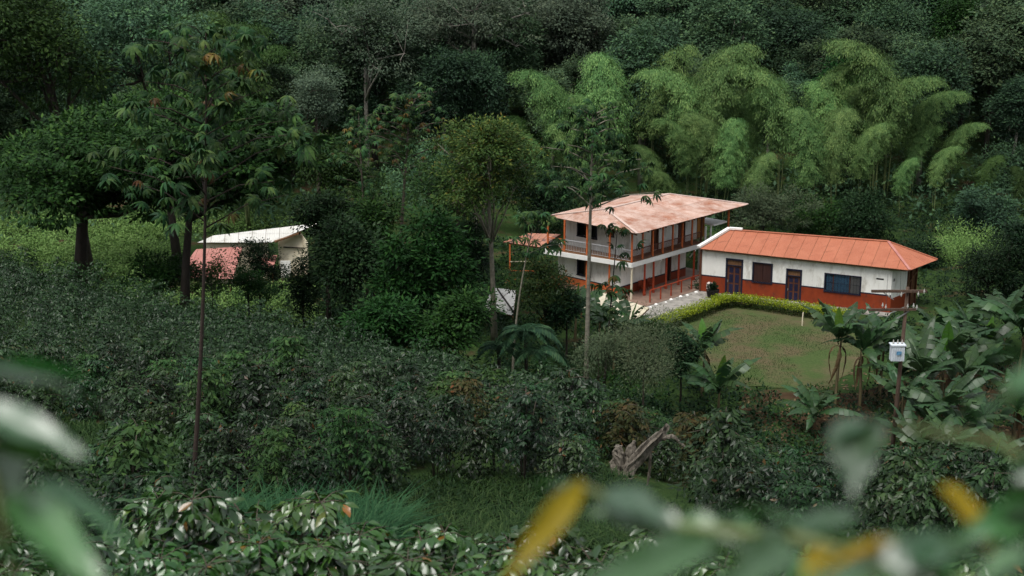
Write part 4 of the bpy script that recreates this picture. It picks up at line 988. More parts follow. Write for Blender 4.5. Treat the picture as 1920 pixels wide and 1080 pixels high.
# ------------------------------------------------------------------ banana plants
def banana_leaf_mesh(seed, mat, L=2.0, W=.7, arch=.5, tear=.35):
    rg = np.random.default_rng(seed); tb = TB(); n = 11
    mid = [np.array([L*t*(1-.12*arch*t), 0, L*(.62*t*(1-arch*.2)-arch*1.05*t*t)]) for t in np.linspace(0, 1, n)]
    tb.tube(mid, list(np.linspace(.028, .006, n)), 4)
    for s in (-1, 1):
        for i in range(n-1):
            t0, t1 = i/(n-1), (i+1)/(n-1); w0, w1 = [W*.5*min(1, 4.2*max(t-.08, 0))*max(.03, 1-max(0, t-.55)**1.6*3.2) for t in (t0, t1)]
            if max(w0, w1) < .02: continue
            dr = rg.random()*tear; e = np.array([.12*W, s, -.15-dr]); e2 = np.array([.12*W, s, -.15-dr-.1*rg.random()*tear])
            g = .015*rg.random()
            a, b = mid[i]+np.array([g, 0, 0]), mid[i+1]
            tb.add([a, b, b+e2*w1*.55+[0, 0, .10*w1], a+e*w0*.55+[0, 0, .10*w0], b+e2*w1, a+e*w0], [(0, 1, 2), (0, 2, 3), (3, 2, 4), (3, 4, 5)], .3+.5*rg.random())
    return tb.mesh('leaf', M[mat])
BL = [banana_leaf_mesh(40+i, 'banana', 2.0+.2*(i % 4), .58+.05*(i % 3), .35+.12*(i % 5), .35+.16*(i % 4)) for i in range(9)]
BY = [banana_leaf_mesh(60+i, 'banana_young', 1.7, .5, .15, .05) for i in range(3)]
BD = [banana_leaf_mesh(70+i, 'dead_leaf', 1.6, .28, 1.5, 1.0) for i in range(3)]
def banana_stem_mesh(seed, H):
    rg = np.random.default_rng(seed); tb = TB(); l = rg.normal(size=2)*.12
    tb.tube([(0, 0, -.3), (l[0]*.3, l[1]*.3, H*.4), (l[0], l[1], H*.85), (l[0]*1.3, l[1]*1.3, H*1.05)], [.15, .125, .09, .04], 8)
    return tb.mesh('pseudostem', M['banana_stem'], True)
BS = [banana_stem_mesh(80+i, 1.0) for i in range(4)]
def banana(px, y, top, label, seed, nl=8, young=1, dead=2, base=None, ls=1.0):
    p = at(px, y) if base is None else base; rg = np.random.default_rng(seed); H = max(.8, z_at(top, y)-p[2]); ls = ls*1.38; nl += 3; hs = max(.35, H-1.45*ls)
    t = empty('banana_plant', tuple(p)); tag(t, label, 'banana plant', 'banana plants')
    place('pseudostem', BS[seed % 4], t, scale=(.72, .72, hs))
    for k in range(nl):
        a = 2.4*k+rg.normal()*.3; el = .35+.85*rg.random(); s = ls*(.75+.35*rg.random())
        place('leaf', BL[rg.integers(9)], t, (0, 0, hs*(.93+.10*rg.random())), (rg.normal()*.15, -el+.25, a), (s,)*3)
    for k in range(young): place('leaf', BY[rg.integers(3)], t, (0, 0, hs), (rg.normal()*.2, -.85-.2*rg.random(), rg.random()*6.28), (ls*.9,)*3)
    for k in range(dead): place('dead_leaf', BD[rg.integers(3)], t, (0, 0, hs*.92), (rg.normal()*.2, .5, rg.random()*6.28), (ls*.8,)*3)
    return t
bananas = [
 (1316, 86.5, 606, 'banana plant with one bright new leaf at the near corner of the hedge', 8, 1, 1, .85), (1345, 80.5, 672, 'low broad banana plant below the near corner of the lawn', 9, 1, 0, .95),
 (1565, 84.5, 580, 'tall banana plant with bright upright new leaf in the middle of the lawn edge', 9, 1, 3, .95), (1612, 84, 604, 'banana plant leaning beside the tallest one on the lawn edge', 8, 0, 3, .9), (1648, 86, 596, 'banana plant between the lawn and the utility pole', 8, 0, 2, .85),
 (1525, 79.5, 728, 'squat banana plant on the brown bank below the lawn', 9, 0, 2, .8), (1720, 80, 640, 'banana plant just behind the transformer', 8, 0, 2, .95), (1765, 84, 602, 'banana plant with broad upright leaves right of the utility pole', 9, 1, 2, 1.15), (1800, 80, 640, 'banana plant with brown dry stem right of the pole', 8, 0, 3, .95),
 (1880, 95, 545, 'banana plant at the edge of the wood near the right margin', 9, 0, 1, 1.1), (1908, 90, 560, 'banana plant half cut by the right margin, below the wood', 9, 0, 1, 1.1), (1845, 93, 600, 'banana plant in front of the wood, right of the wing', 9, 1, 2, 1.1), (1795, 91, 585, 'banana plant before the dark trees just beyond the wing gable', 9, 0, 2, 1.05), (1715, 88, 612, 'banana plant at the foot of the wing gable', 8, 0, 2, .9), (1680, 82, 655, 'banana plant right behind the utility pole shaft', 8, 0, 2, .85), (1755, 97, 575, 'banana plant in the grassy gap right of the wing gable', 8, 0, 1, .9), (1820, 99, 570, 'banana plant below the bright bushy tree', 8, 0, 1, .95),
 (1705, 72, 770, 'low banana plant at the foot of the utility pole', 8, 0, 2, .85), (1745, 69, 800, 'banana plant on the bank right of the pole foot', 8, 0, 2, .85), (1800, 74, 735, 'banana plant on the bare brown bank', 8, 0, 2, .9), (1855, 71, 820, 'banana plant with wide shining leaves low on the brown bank', 8, 1, 1, .85), (1895, 66, 880, 'banana plant low at the right margin above the blurred leaves', 7, 1, 1, .8), (1760, 75, 700, 'banana plant halfway up the brown bank', 8, 0, 2, .9), (1690, 77, 690, 'banana plant directly below the transformer', 7, 0, 2, .8), (1830, 66, 890, 'small banana plant at the bottom of the bank', 6, 0, 2, .7),
 (1778, 70, 782, 'banana plant low on the bank between two others, leaves drooping', 8, 0, 2, .8), (1838, 77, 728, 'banana plant on the upper part of the brown bank', 8, 0, 2, .85), (1900, 79, 715, 'banana plant high on the bank by the right margin', 8, 1, 2, .85), (1738, 78, 738, 'banana plant on the bank just right of the pole', 8, 0, 2, .8),
 (1078, 96, 535, 'banana plant with a yellow-green new leaf before the orange dado', 7, 1, 0, .9), (1120, 94, 545, 'dark banana plant beside the slender young tree trunk', 8, 0, 1, .9), (1178, 92, 568, 'banana plant with one pale leaf below the cream canopy', 7, 1, 0, .75), (1150, 90, 575, 'banana plant in the thicket under the cream canopy', 7, 0, 1, .8)]
for i, (px, y, top, lab, nl, yg, dd, ls) in enumerate(bananas): banana(px, y, top, lab, 500+i, nl, yg, dd, None, ls)

# ------------------------------------------------------------------ palmate-leaved trees
def palmate_mesh(seed, mat, R=.45, n=9, droop=.9):
    rg = np.random.default_rng(seed); tb = TB()
    for k in range(n):
        a = 6.283*(k+.3*rg.random())/n; d = np.array([math.cos(a), math.sin(a), 0]); s = np.array([-d[1], d[0], 0]); L = R*(.8+.35*rg.random()); w = L*.26
        P = [d*L*t*(1-.25*droop*t)+np.array([0, 0, L*(.12*t-droop*.75*t*t)]) for t in (0, .3, .6, 1)]
        W = [.12*w, .8*w, w, .05*w]; r = rg.random()
        for i in range(3):
            for sg in (-1, 1):
                dn = np.array([0, 0, -.35]); A, B = P[i], P[i+1]
                tb.add([A, B, B+(s*sg+dn)*W[i+1]*.5, A+(s*sg+dn)*W[i]*.5], [(0, 1, 2), (0, 2, 3)], r)
    return tb.mesh('leaf', M[mat])
PG = [palmate_mesh(90+i, 'palmate', .45, 8+i % 3, .75+.12*i) for i in range(5)]
PO = [palmate_mesh(96+i, 'palmate_orange', .40, 8, 1.2) for i in range(2)]
def palmate_tree(name, label, base, top, crown_lo, r0, spread, count, ls, bark, seed, orange=.1, bare=0.0, bow=0.0):
    """slender trunk, thin whorled branches, every leaf an object of its own"""
    rg = np.random.default_rng(seed); base = np.array(base); top = np.array(top)-base; t = empty(name, tuple(base)); tag(t, label, 'tree')
    tb = TB(); H = top[2]
    def ax(q): return top*q+np.array([bow*math.sin(q*3.14), 0, 0])
    tb.tube([ax(q)-np.array([0, 0, .3*(q == 0)]) for q in np.linspace(0, 1, 9)], [r0*(1.25 if i == 0 else 1-.75*i/8) for i in range(9)], 8)
    ends = []
    nb_ = max(3, count//7)
    for k in range(nb_):
        q = crown_lo+(1-crown_lo)*(k+rg.random())/nb_*.97; a = 2.4*k+rg.normal()*.4; L = spread*(1.15-.75*((q-crown_lo)/(1-crown_lo)))*(.6+.6*rg.random())
        o = ax(q); e = o+np.array([math.cos(a)*L, math.sin(a)*L, L*.28+.1]); m_ = (o+e)/2+np.array([0, 0, .08*L]); tb.tube([o, m_, e], [r0*.28, r0*.2, r0*.08], 4)
        for j in range(7): ends.append((o, m_, e, .35+.65*(j+rg.random())/7, q))
    place('trunk', tb.mesh('trunk', M[bark], True), t)
    for k in range(count):
        if k < 5: c = top+rg.normal(size=3)*np.array([.35, .35, .12])*ls; q = 1.0
        else:
            o, m_, e, f, q = ends[rg.integers(len(ends))]; c = (o*(1-f)+m_*f if f < .5 else m_*(1-f)+e*f)+rg.normal(size=3)*.28*ls
        up_ = q > .6 and rg.random() < orange*1.8
        me = PO[rg.integers(2)] if up_ else PG[rg.integers(5)]
        s = ls*(.65+.5*rg.random()); place('leaf', me, t, tuple(c), (rg.normal()*.4, rg.normal()*.4, rg.random()*6.28), (s,)*3)
    return t
b0 = at(357, 30.5); b1 = np.array([(386-960)/FPX*depth(30.5, z_at(62, 30.5)), 30.5, z_at(62, 30.5)])
palmate_tree('slender_palmate_tree', 'tall slender tree with drooping orange-tipped palmate leaves rising from the coffee slope', b0, b1, .62, .062, 2.3, 260, .68, 'bark_red', 1, .035, bow=.12)
sl_t = [o for o in COL.objects if o.name.startswith('slender_palmate_tree')][0]
tb = TB(); tb.tube([(0, 0, -.3), (.02, 0, .25), (.10, 0, .5), (.07, 0, .8)], [.11, .09, .085, .066], 9); tb.tube([(.08, 0, .45), (-.10, -.05, .62), (-.2, -.06, .68)], [.06, .045, .02], 6); tb.tube([(.09, 0, .5), (.22, .03, .72)], [.05, .02], 6)
place('pale_base', tb.mesh('pale_base', M['bark_pale'], True), sl_t)
def ptree(px, y, ptop, top, **kw):
    a = at(px, y); z = z_at(top, y); return dict(base=a, top=np.array([(ptop-960)/FPX*depth(y, z), y, z]), **kw)
palmate_tree('slender_palmate_tree', 'tall thin-trunked tree with a sparse crown before the farmhouse roof', **ptree(1098, 86, 1112, 205, crown_lo=.66, r0=.17, spread=3.2, count=250, ls=1.15, bark='bark_cecropia', seed=2, orange=.0))
palmate_tree('young_palmate_tree', 'young tree with a few dark drooping leaves before the balcony corner', **ptree(1132, 88, 1158, 425, crown_lo=.42, r0=.08, spread=1.1, count=36, ls=1.3, bark='bark_red', seed=3, orange=.05))
palmate_tree('young_palmate_tree', 'young tree with dark drooping leaves at the end of the tiled porch', **ptree(960, 88, 1005, 400, crown_lo=.72, r0=.09, spread=1.8, count=42, ls=1.3, bark='bark_cecropia', seed=4, orange=.0, bow=-.3))
palmate_tree('slender_palmate_tree', 'tree with yellow-tipped whorled leaves standing highest left of the dark round tree', **ptree(745, 112, 770, 175, crown_lo=.55, r0=.17, spread=4.2, count=230, ls=1.15, bark='bark', seed=5, orange=.10))
palmate_tree('slender_palmate_tree', 'thin yellow-tipped tree beside the spreading big tree', **ptree(690, 108, 672, 205, crown_lo=.5, r0=.12, spread=2.6, count=130, ls=1.0, bark='bark', seed=6, orange=.10))

# ------------------------------------------------------------------ individual trees and shrubs in the valley
pxtree('spreading_tree', 'huge dark spreading tree with thick trunk above the coffee slope', 'tree', 150, 93, 160, 430, 270, 'big_tree', 'bark_dark', 201, cpx=215, r0=.48, n=30, clumps=1250, per=30, cr=.5, ln=.36, wd=.17, flat=.45, s=.30)
pxtree('spreading_tree', 'broad dark tree behind the slender tree, crown reaching over the white shed', 'tree', 345, 89, 145, 400, 230, 'big_tree', 'bark_dark', 202, cpx=430, r0=.30, n=28, clumps=1150, per=30, cr=.5, ln=.36, wd=.17, flat=.45, s=.30)
pxtree('leaning_shrub', 'dark leaning multi-stemmed shrub at the brow below the spreading trees', 'shrub', 300, 90, 470, 560, 55, 'big_tree', 'bark_dark', 203, cpx=285, r0=.16, n=5, clumps=90, per=34, cr=.4, ln=.24, wd=.11)
pxtree('round_tree', 'dark round-headed tree with a pale trunk left of the farmhouse', 'tree', 927, 97, 205, 440, 125, 'yellow_tip', 'bark_cecropia', 204, cpx=905, r0=.20, n=18, clumps=420, per=34, cr=.5, ln=.27, wd=.11, s=.32)
pxtree('round_tree', 'smaller round tree crowding the dark round-headed tree', 'tree', 860, 104, 215, 420, 75, 'big_tree', 'bark', 205, r0=.16, n=7, clumps=240, per=34, cr=.6, ln=.26, wd=.11)
pxtree('leafy_shrub', 'tall fresh-green leafy shrub in the middle of the valley thicket', 'shrub', 785, 86, 410, 640, 88, 'fresh', 'bark', 206, r0=.13, n=10, clumps=420, per=26, cr=0.50, ln=0.35, wd=0.15, s=.42)
pxtree('leafy_shrub', 'dark narrow shrub against the fresh-green one', 'shrub', 660, 89, 392, 620, 62, 'dark_shrub', 'bark_dark', 207, r0=.13, n=8, clumps=300, per=26, cr=0.50, ln=0.32, wd=0.14)
pxtree('leafy_shrub', 'low rounded bright shrub at the brow before the tall fresh-green one', 'shrub', 855, 78, 560, 670, 62, 'fresh', 'bark', 208, r0=.1, n=6, clumps=200, per=26, cr=0.40, ln=0.30, wd=0.12)
pxtree('leafy_shrub', 'broad green shrub spilling over the coffee brow', 'shrub', 720, 78, 560, 675, 85, 'fresh', 'bark', 209, r0=.1, n=7, clumps=260, per=26, cr=0.45, ln=0.30, wd=0.12)
pxtree('citrus_tree', 'small rounded tree with reddish-tinged leaves before the farmhouse wall', 'tree', 1022, 93, 485, 610, 52, 'citrus', 'bark_dark', 210, r0=.1, n=8, clumps=260, per=34, cr=.35, ln=.17, wd=.08)
pxtree('layered_shrub', 'small shrub with flat rounded heads before the white shed', 'shrub', 490, 104, 446, 545, 48, 'dark_shrub', 'bark_dark', 211, r0=.09, n=7, clumps=170, per=34, cr=.35, ln=.18, wd=.09, flat=.35)
pxtree('layered_shrub', 'small bush with flat heads at the foot of the salmon lean-to', 'shrub', 468, 100, 500, 560, 50, 'fresh', 'bark_dark', 212, r0=.08, n=6, clumps=130, per=34, cr=.35, ln=.18, wd=.08)
pxtree('grey_shrub', 'wispy grey-green shrub below the cream canopy', 'shrub', 1205, 79, 596, 720, 85, 'grey_shrub', 'bark', 213, r0=.07, n=8, clumps=260, per=40, cr=.45, ln=.17, wd=.035, flat=.9)
pxtree('grey_shrub', 'wispy grey shrub beside the slender trunk', 'shrub', 1120, 80, 620, 700, 60, 'grey_shrub', 'bark', 214, r0=.06, n=6, clumps=160, per=40, cr=.4, ln=.17, wd=.035, flat=.9)
pxtree('grey_tree', 'grey-green dense tree behind the join of the two roofs', 'tree', 1428, 126, 334, 440, 72, 'grey_shrub', 'bark_dark', 215, r0=.18, n=8, clumps=330, per=34, cr=.45, ln=.2, wd=.08)
pxtree('round_tree', 'bright round bushy tree beyond the right end of the wing', 'tree', 1790, 121, 425, 540, 75, 'field', 'bark', 216, r0=.15, n=8, clumps=320, per=36, cr=.5, ln=.2, wd=.05, flat=.9)
pxtree('twiggy_shrub', 'thin yellowish shrub in front of the salmon shed roof', 'shrub', 402, 97, 470, 548, 38, 'yellow_tip', 'bark', 221, r0=.06, n=6, clumps=60, per=26, cr=.4, ln=.2, wd=.09)
pxtree('twiggy_shrub', 'dark shrub at the near corner of the salmon shed', 'shrub', 350, 95, 480, 550, 40, 'big_tree', 'bark_dark', 222, r0=.07, n=6, clumps=90, per=28, cr=.4, ln=.24, wd=.1)
pxtree('round_tree', 'dark irregular tree leaning over the right end of the white shed', 'tree', 618, 103, 345, 470, 58, 'dark_shrub', 'bark_dark', 223, r0=.13, n=12, clumps=240, per=30, cr=.45, ln=.26, wd=.12, s=.32)
pxtree('round_tree', 'dark upright tree in the thicket between the shed and the fresh-green shrub', 'tree', 705, 95, 345, 560, 52, 'big_tree', 'bark_dark', 224, r0=.13, n=14, clumps=280, per=30, cr=.45, ln=.28, wd=.12, s=.32)
pxtree('round_tree', 'dark tree crowding the left end of the tiled porch', 'tree', 872, 99, 400, 560, 50, 'dark_shrub', 'bark_dark', 225, r0=.12, n=12, clumps=240, per=30, cr=.45, ln=.26, wd=.12, s=.32)
pxtree('round_tree', 'dark tree beyond the far eave of the wing', 'tree', 1610, 128, 345, 460, 60, 'dark_shrub', 'bark_dark', 226, r0=.14, n=12, clumps=260, per=30, cr=.5, ln=.27, wd=.12, s=.34)
pxtree('round_tree', 'dark tree rising behind the bright bushy tree right of the wing', 'tree', 1845, 130, 330, 500, 75, 'forest', 'bark_dark', 227, r0=.16, n=14, clumps=320, per=30, cr=.5, ln=.28, wd=.13, s=.34)
pxtree('round_tree', 'dark tree at the foot of the bamboo behind the wing ridge', 'tree', 1520, 130, 360, 470, 65, 'big_tree', 'bark_dark', 228, r0=.14, n=12, clumps=260, per=30, cr=.5, ln=.27, wd=.12, s=.34)
pxtree('round_tree', 'dark tree by the right margin above the banana plants', 'tree', 1915, 108, 400, 560, 60, 'dark_shrub', 'bark_dark', 229, r0=.15, n=12, clumps=280, per=30, cr=.5, ln=.27, wd=.12, s=.34)
pxtree('round_tree', 'dark low tree on the far side of the wing gable', 'tree', 1715, 119, 440, 560, 55, 'dark_shrub', 'bark_dark', 230, r0=.13, n=12, clumps=240, per=30, cr=.5, ln=.25, wd=.11, s=.34)
pxtree('leafy_shrub', 'dark shrub hiding the near lower corner of the farmhouse', 'shrub', 1062, 92, 530, 620, 38, 'dark_shrub', 'bark_dark', 231, r0=.08, n=9, clumps=150, per=28, cr=.38, ln=.22, wd=.1, s=.34)
pxtree('leafy_shrub', 'low dark shrub at the near left corner of the lawn', 'shrub', 1275, 84, 625, 700, 45, 'dark_shrub', 'bark_dark', 232, r0=.07, n=9, clumps=150, per=28, cr=.38, ln=.2, wd=.09, s=.34)
pxtree('leafy_shrub', 'bright low shrub under the end of the hedge', 'shrub', 1228, 90, 590, 650, 30, 'fresh', 'bark_dark', 233, r0=.06, n=8, clumps=110, per=28, cr=.33, ln=.2, wd=.09, s=.34)
pxtree('dry_shrub', 'bare twiggy brownish shrub right of the white shed', 'shrub', 615, 99, 425, 560, 45, 'grey_shrub', 'bark', 217, r0=.09, n=6, clumps=60, per=26, cr=.45, ln=.15, wd=.05)
pxtree('round_tree', 'dark tree over the pale trunk behind the wire post', 'tree', 893, 116, 320, 430, 60, 'big_tree', 'bark_pale', 218, r0=.13, n=6, clumps=150, per=34, cr=.5, ln=.24, wd=.1)
pxtree('leafy_shrub', 'dark shrub between the white shed and the dry twigs', 'shrub', 570, 97, 478, 600, 42, 'dark_shrub', 'bark_dark', 219, r0=.09, n=6, clumps=150, per=34, cr=.4, ln=.2, wd=.09)
pxtree('round_tree', 'dark bushy tree behind the right end of the wing', 'tree', 1850, 108, 440, 580, 60, 'dark_shrub', 'bark_dark', 220, r0=.15, n=7, clumps=220, per=34, cr=.5, ln=.22, wd=.09)

# arching tree fern
def frond_mesh(seed, L=1.9):
    rg = np.random.default_rng(seed); tb = TB(); n = 26; T = np.linspace(0, 1, n)
    mid = np.stack([L*T*(1-.25*T), 0*T, L*(.55*T-.95*T*T)], 1); tb.tube(list(mid), list(np.linspace(.018, .004, n)), 3)
    for i in range(2, n):
        for s in (-1, 1):
            w = .42*math.sin(math.pi*min(1, (.12+T[i])*.88))+.03; d = np.array([.35, s, -.35-.3*rg.random()])
            a = mid[i]; e = a+d*w; tb.add([a, a+d*w*.5+[.045, 0, 0], e, a+d*w*.5-[.045, 0, 0]], [(0, 1, 2), (0, 2, 3)], rg.random())
    return tb.mesh('frond', M['fern'])
FRM = [frond_mesh(i+5) for i in range(4)]
def fern(px, y, top, label, seed, n=16, ls=1.0):
    p = at(px, y); H = max(.5, z_at(top, y)-p[2]-.3); t = empty('tree_fern', tuple(p)); tag(t, label, 'fern'); rg = np.random.default_rng(seed)
    tb = TB(); tb.tube([(0, 0, -.3), (.05, 0, H*.5), (0, 0, H)], [.13, .10, .11], 8); place('trunk', tb.mesh('trunk', M['bark_dark'], True), t)
    for k in range(n): place('frond', FRM[k % 4], t, (0, 0, H), (rg.normal()*.1, -.25+.35*rg.random(), 2.4*k+rg.normal()*.2), (ls*(.85+.3*rg.random()),)*3)
fern(985, 79, 612, 'large drooping tree fern in the thicket at the centre of the brow', 1, 22, 1.25); fern(1012, 77.5, 650, 'lower tree fern overlapping the large one', 2, 16, 1.1); fern(935, 80, 640, 'small tree fern left of the large one', 3, 14, .95)

# ------------------------------------------------------------------ dead stump
sp = at(1165, 38.5); k38 = depth(38.5, sp[2])/FPX
def sp_at(px, py, dy=0): y = 38.5+dy; z = z_at(py, y); return np.array([(px-960)/FPX*depth(y, z), y, z])
stump = empty('dead_stump', tuple(sp)); tag(stump, 'weathered grey dead tree stump with a broken limb leaning to the side', 'stump')
def rough_tube(pts, radii, n, seed, amp):
    V, F = tube_arrays(pts, radii, n); rg = np.random.default_rng(seed); V = np.array(V); C = np.repeat(np.array(pts, float), n, 0); g = np.tile(rg.normal(size=n)*amp, len(pts))+rg.normal(size=len(V))*amp*.7
    return C+(V-C)*(1+g)[:, None], F
def spline(P, m): P = np.array(P, float); t = np.linspace(0, len(P)-1, m); i = np.minimum(t.astype(int), len(P)-2); f = (t-i)[:, None]; return list(P[i]*(1-f)+P[i+1]*f)
def sbuild(name, P, R, n, seed, amp, parent=stump):
    m_ = 14; V, F = rough_tube(spline(P, m_), list(np.interp(np.linspace(0, len(R)-1, m_), range(len(R)), R)), n, seed, amp); return MB().add([tuple(v) for v in V], F).build(name, M['deadwood'], parent, False)
sbuild('stump_body', [sp_at(1150, 925), sp_at(1155, 890), sp_at(1160, 855), sp_at(1158, 836)], [.30, .23, .17, .09], 14, 1, .24)
sbuild('splinter', [sp_at(1178, 870, .1), sp_at(1184, 838, .1), sp_at(1190, 826, .1)], [.16, .10, .03], 8, 2, .2)
lm = sbuild('limb', [sp_at(1160, 912, -.2), sp_at(1185, 868, -.2), sp_at(1215, 832, -.1), sp_at(1240, 812, 0), sp_at(1252, 796, 0)], [.19, .155, .12, .09, .05], 12, 3, .2)
sbuild('branch', [sp_at(1235, 822, 0), sp_at(1262, 818, -.1), sp_at(1284, 838, -.2)], [.07, .055, .03], 7, 4, .1, lm)
sbuild('hanging_root', [sp_at(1220, 838, -.1), sp_at(1219, 880, -.1), sp_at(1213, 918, -.1)], [.05, .04, .03], 6, 5, .15)

# ------------------------------------------------------------------ undergrowth of the valley and the hillside, the pale field
def bushes(name, label, mat, P, r, per, ln, wd, seed, cat='undergrowth', zs=.6):
    rg = np.random.default_rng(seed); n = len(P); R_ = r*(.5+.9*rg.random(n)); c = np.repeat(P, per, 0); rr = np.repeat(R_, per)[:, None]; d = unit(rg, n*per); d[:, 2] = np.abs(d[:, 2])
    pos = c+d*rr*(.55+.5*rg.random((n*per, 1)))*np.array([1, 1, zs*1.3]); s = .7+.6*rg.random(n*per)
    V, F = leaves(rg, pos, d*.7+unit(rg, n*per)*.6+[0, 0, -.1], d*.5+unit(rg, n*per)*.5+[0, 0, .8], ln*s, wd*s)
    return tag(place(name, tri_mesh(name, V, F, M[mat], np.repeat(np.clip(.6*rg.random(n*per)+.4*np.repeat(rg.random(n), per), 0, 1), 2))), label, cat, None, 'stuff')
HOUSE = np.array([hw(*q, 0)[:2] for q in ((-.6, -.6), (15, -.6), (12, 10), (-2.5, 10))])
WING = np.array([p[:2] for p in (W0-WX*1-WY*1.6, W1-WY*1.6+WX*.5, W2+WX*.6, W3b)])
YARD = np.array([on_z(px, py, .1)[:2] for px, py in ((1080, 590), (1185, 618), (1235, 612), (1225, 660), (1310, 700), (1440, 745), (1600, 742), (1640, 690), (1650, 640), (1640, 606), (1600, 585), (1480, 560), (1340, 540), (1150, 552))])
def free(x, y, sx): return ~inside(HOUSE, x, y) & ~inside(WING, x, y) & ~inside(YARD, x, y) & (y > brow(x)+1.2)
SHED = np.array([on_z(px, py, -2)[:2] for px, py in ((300, 560), (600, 560), (640, 440), (350, 450))])
P_ = scatter(41, 5200, (-48, 48), (66, 136), lambda x, y, sx: free(x, y, sx) & (sx < 1560) & (sx > -60) & (y < 126) & ~inside(SHED, x, y) & ~((sx < 380) & (y > 98)))
bushes('undergrowth', 'tangled dark green undergrowth filling the valley around the farmhouse', 'dark_shrub', P_[::2], 1.3, 80, .26, .14, 42)
bushes('undergrowth', 'mixed fresh green undergrowth among the valley trees', 'fresh', P_[1::2][:300], 1.2, 80, .25, .12, 43)
bushes('gully_weeds', 'dark leafy weeds tangled through the hollow grass', 'dark_shrub', GULLY, .5, 60, .13, .05, 28, 'weeds')
P_ = scatter(44, 4200, (10, 70), (58, 150), lambda x, y, sx: free(x, y, sx) & (sx > 1290) & ((y > 104) | ((sx < 1400) & (y < 88)) | ((sx > 1560) & (vnoise(x, y, 2.2, 3) > .25-.8*(y > 82)))))
bushes('bank_weeds', 'low weeds and saplings on the brown bank and behind the wing', 'dark_shrub', P_, .9, 44, .24, .11, 45, 'weeds')
P_ = scatter(46, 1500, (-60, -10), (98, 142), lambda x, y, sx: (sx < 600) & (sx > -80) & ~inside(SHED, x, y))
bushes('pale_field', 'pale green field of low bushes seen under the spreading tree', 'field', P_, 1.25, 110, .24, .14, 47, 'field')
P_ = scatter(48, 5200, (-110, 110), (134, 330), lambda x, y, sx: (sx > -150) & (sx < 2080) & (y < 300))
bushes('hillside_undergrowth', 'dark understorey between the trees of the wooded hillside', 'forest', P_[:2300], 3.4, 50, .50, .28, 49)
P_ = scatter(51, 2200, (14, 40), (62, 92), lambda x, y, sx: (sx > 1380) & ~inside(LAWN, x, y) & (y > brow(x)+3))
rgd = np.random.default_rng(52); V, F = leaves(rgd, P_+np.array([0, 0, .06]), unit(rgd, len(P_))*[1, 1, .2], unit(rgd, len(P_))*.4+[0, 0, 1], .5*(.5+rgd.random(len(P_))), .16)
tag(place('leaf_litter', tri_mesh('leaf_litter', V, F, M['dead_leaf'], np.repeat(rgd.random(len(P_)), 2))), 'dry brown fallen leaves littering the bank below the lawn', 'leaf litter', None, 'stuff')

# ------------------------------------------------------------------ bamboo
def bamboo_meshes(seed, H, lean, width=1.0):
    """one arching culm whose side branches droop in feathery tiers"""
    rg = np.random.default_rng(seed); n = 26; T = np.linspace(0, 1, n)
    th = np.concatenate([[0], (lean*2.4+.9)*((T[1:]+T[:-1])/2)**3.6]); ds = H*1.12/(n-1); C = np.stack([np.cumsum(np.sin(th))*ds, .03*H*np.sin(T*3+seed), np.cumsum(np.cos(th))*ds-ds], 1)
    tb = TB(); tb.tube(list(C), list(np.linspace(.07, .012, n)), 5)
    for _ in range(2):
        o = rg.normal(size=2)*.5; tb.tube([C[i]*[1, 1, .93]+np.array([o[0], o[1], 0])*(.4+.6*T[i]) for i in range(0, n-4, 3)], [.055*(1-.6*T[i]) for i in range(0, n-4, 3)], 4)
    pos = []; dr = []; nr = []; br = []
    for k in range(230):
        t = .36+.64*(k+rg.random())/230; f = t*(n-1); i = min(int(f), n-2); o = C[i]+(C[i+1]-C[i])*(f-i); a = 2.399*k+rg.normal()*.4
        q0 = (t-.72)/.38; L = width*(.2+2.0*math.sqrt(max(0, 1-q0*q0)))*(.7+.45*rg.random()); ax = np.array([math.cos(a), math.sin(a), 0])
        m_ = int(18+34*L); q = rg.random(m_)**.65
        base = o+ax*L*q[:, None]+np.stack([0*q, 0*q, L*(.50*q-.85*q*q)], 1)
        base += rg.normal(size=(m_, 3))*np.array([.26, .26, .13])
        pos.append(base); d = ax*.8+unit(rg, m_)*.55+np.array([0, 0, -.45])-np.array([0, 0, .7])*q[:, None]; dr.append(d); nr.append(unit(rg, m_)*.45+[0, 0, 1.0]+ax*.4); br.append(np.full(m_, rg.random()*.4)+.15*q)
    pos = np.concatenate(pos); dr = np.concatenate(dr); nr = np.concatenate(nr); n_ = len(pos); s = .25*(.6+.7*rg.random(n_))
    V, F = leaves(rg, pos, dr, nr, s, s*.30, .1); r = np.clip(np.concatenate(br)+.45*rg.random(n_), 0, 1)
    k_ = int(C[:, 2].argmax()); return tb.mesh('culm', M['culm'], True), tri_mesh('foliage', V, F, M['bamboo'], np.repeat(r, 2)), C[k_, 0], C[k_, 2]+.25*width
BH = 15.0; BAM = [bamboo_meshes(600+i, BH, (.12, .22, .32, .18, .40, .08, .27)[i], (1.05, 1.2, 1.1, 1.3, 1.15, 1.25, 1.0)[i]) for i in range(7)]
LEAN = (.12, .22, .32, .18, .40, .08, .27)
def bamboo(px, y, top, v, az, label, group, ws=1.0, dusky=False):
    """px, top: where the bend of the plume shows; az: heading of the nod (0 = to the right)"""
    z = z_at(top, y); k = depth(y, z)/FPX; x = (px-960)*k
    ax_, az_ = BAM[v][2], BAM[v][3]; zg = float(gz(x, y)); s = (z-zg)/az_; bx_, by_ = x-ax_*s*ws*math.cos(az), y-ax_*s*ws*math.sin(az); zg = float(gz(bx_, by_)); s = (z-zg)/az_
    t = empty('bamboo', (bx_, by_, zg), az, (s*ws, s*ws, s)); tag(t, label, 'bamboo', group)
    place('culm', BAM[v][0], t); fo = place('foliage', BAM[v][1], t)
    if dusky: fo.material_slots[0].link = 'OBJECT'; fo.material_slots[0].material = M['bamboo_dusky']
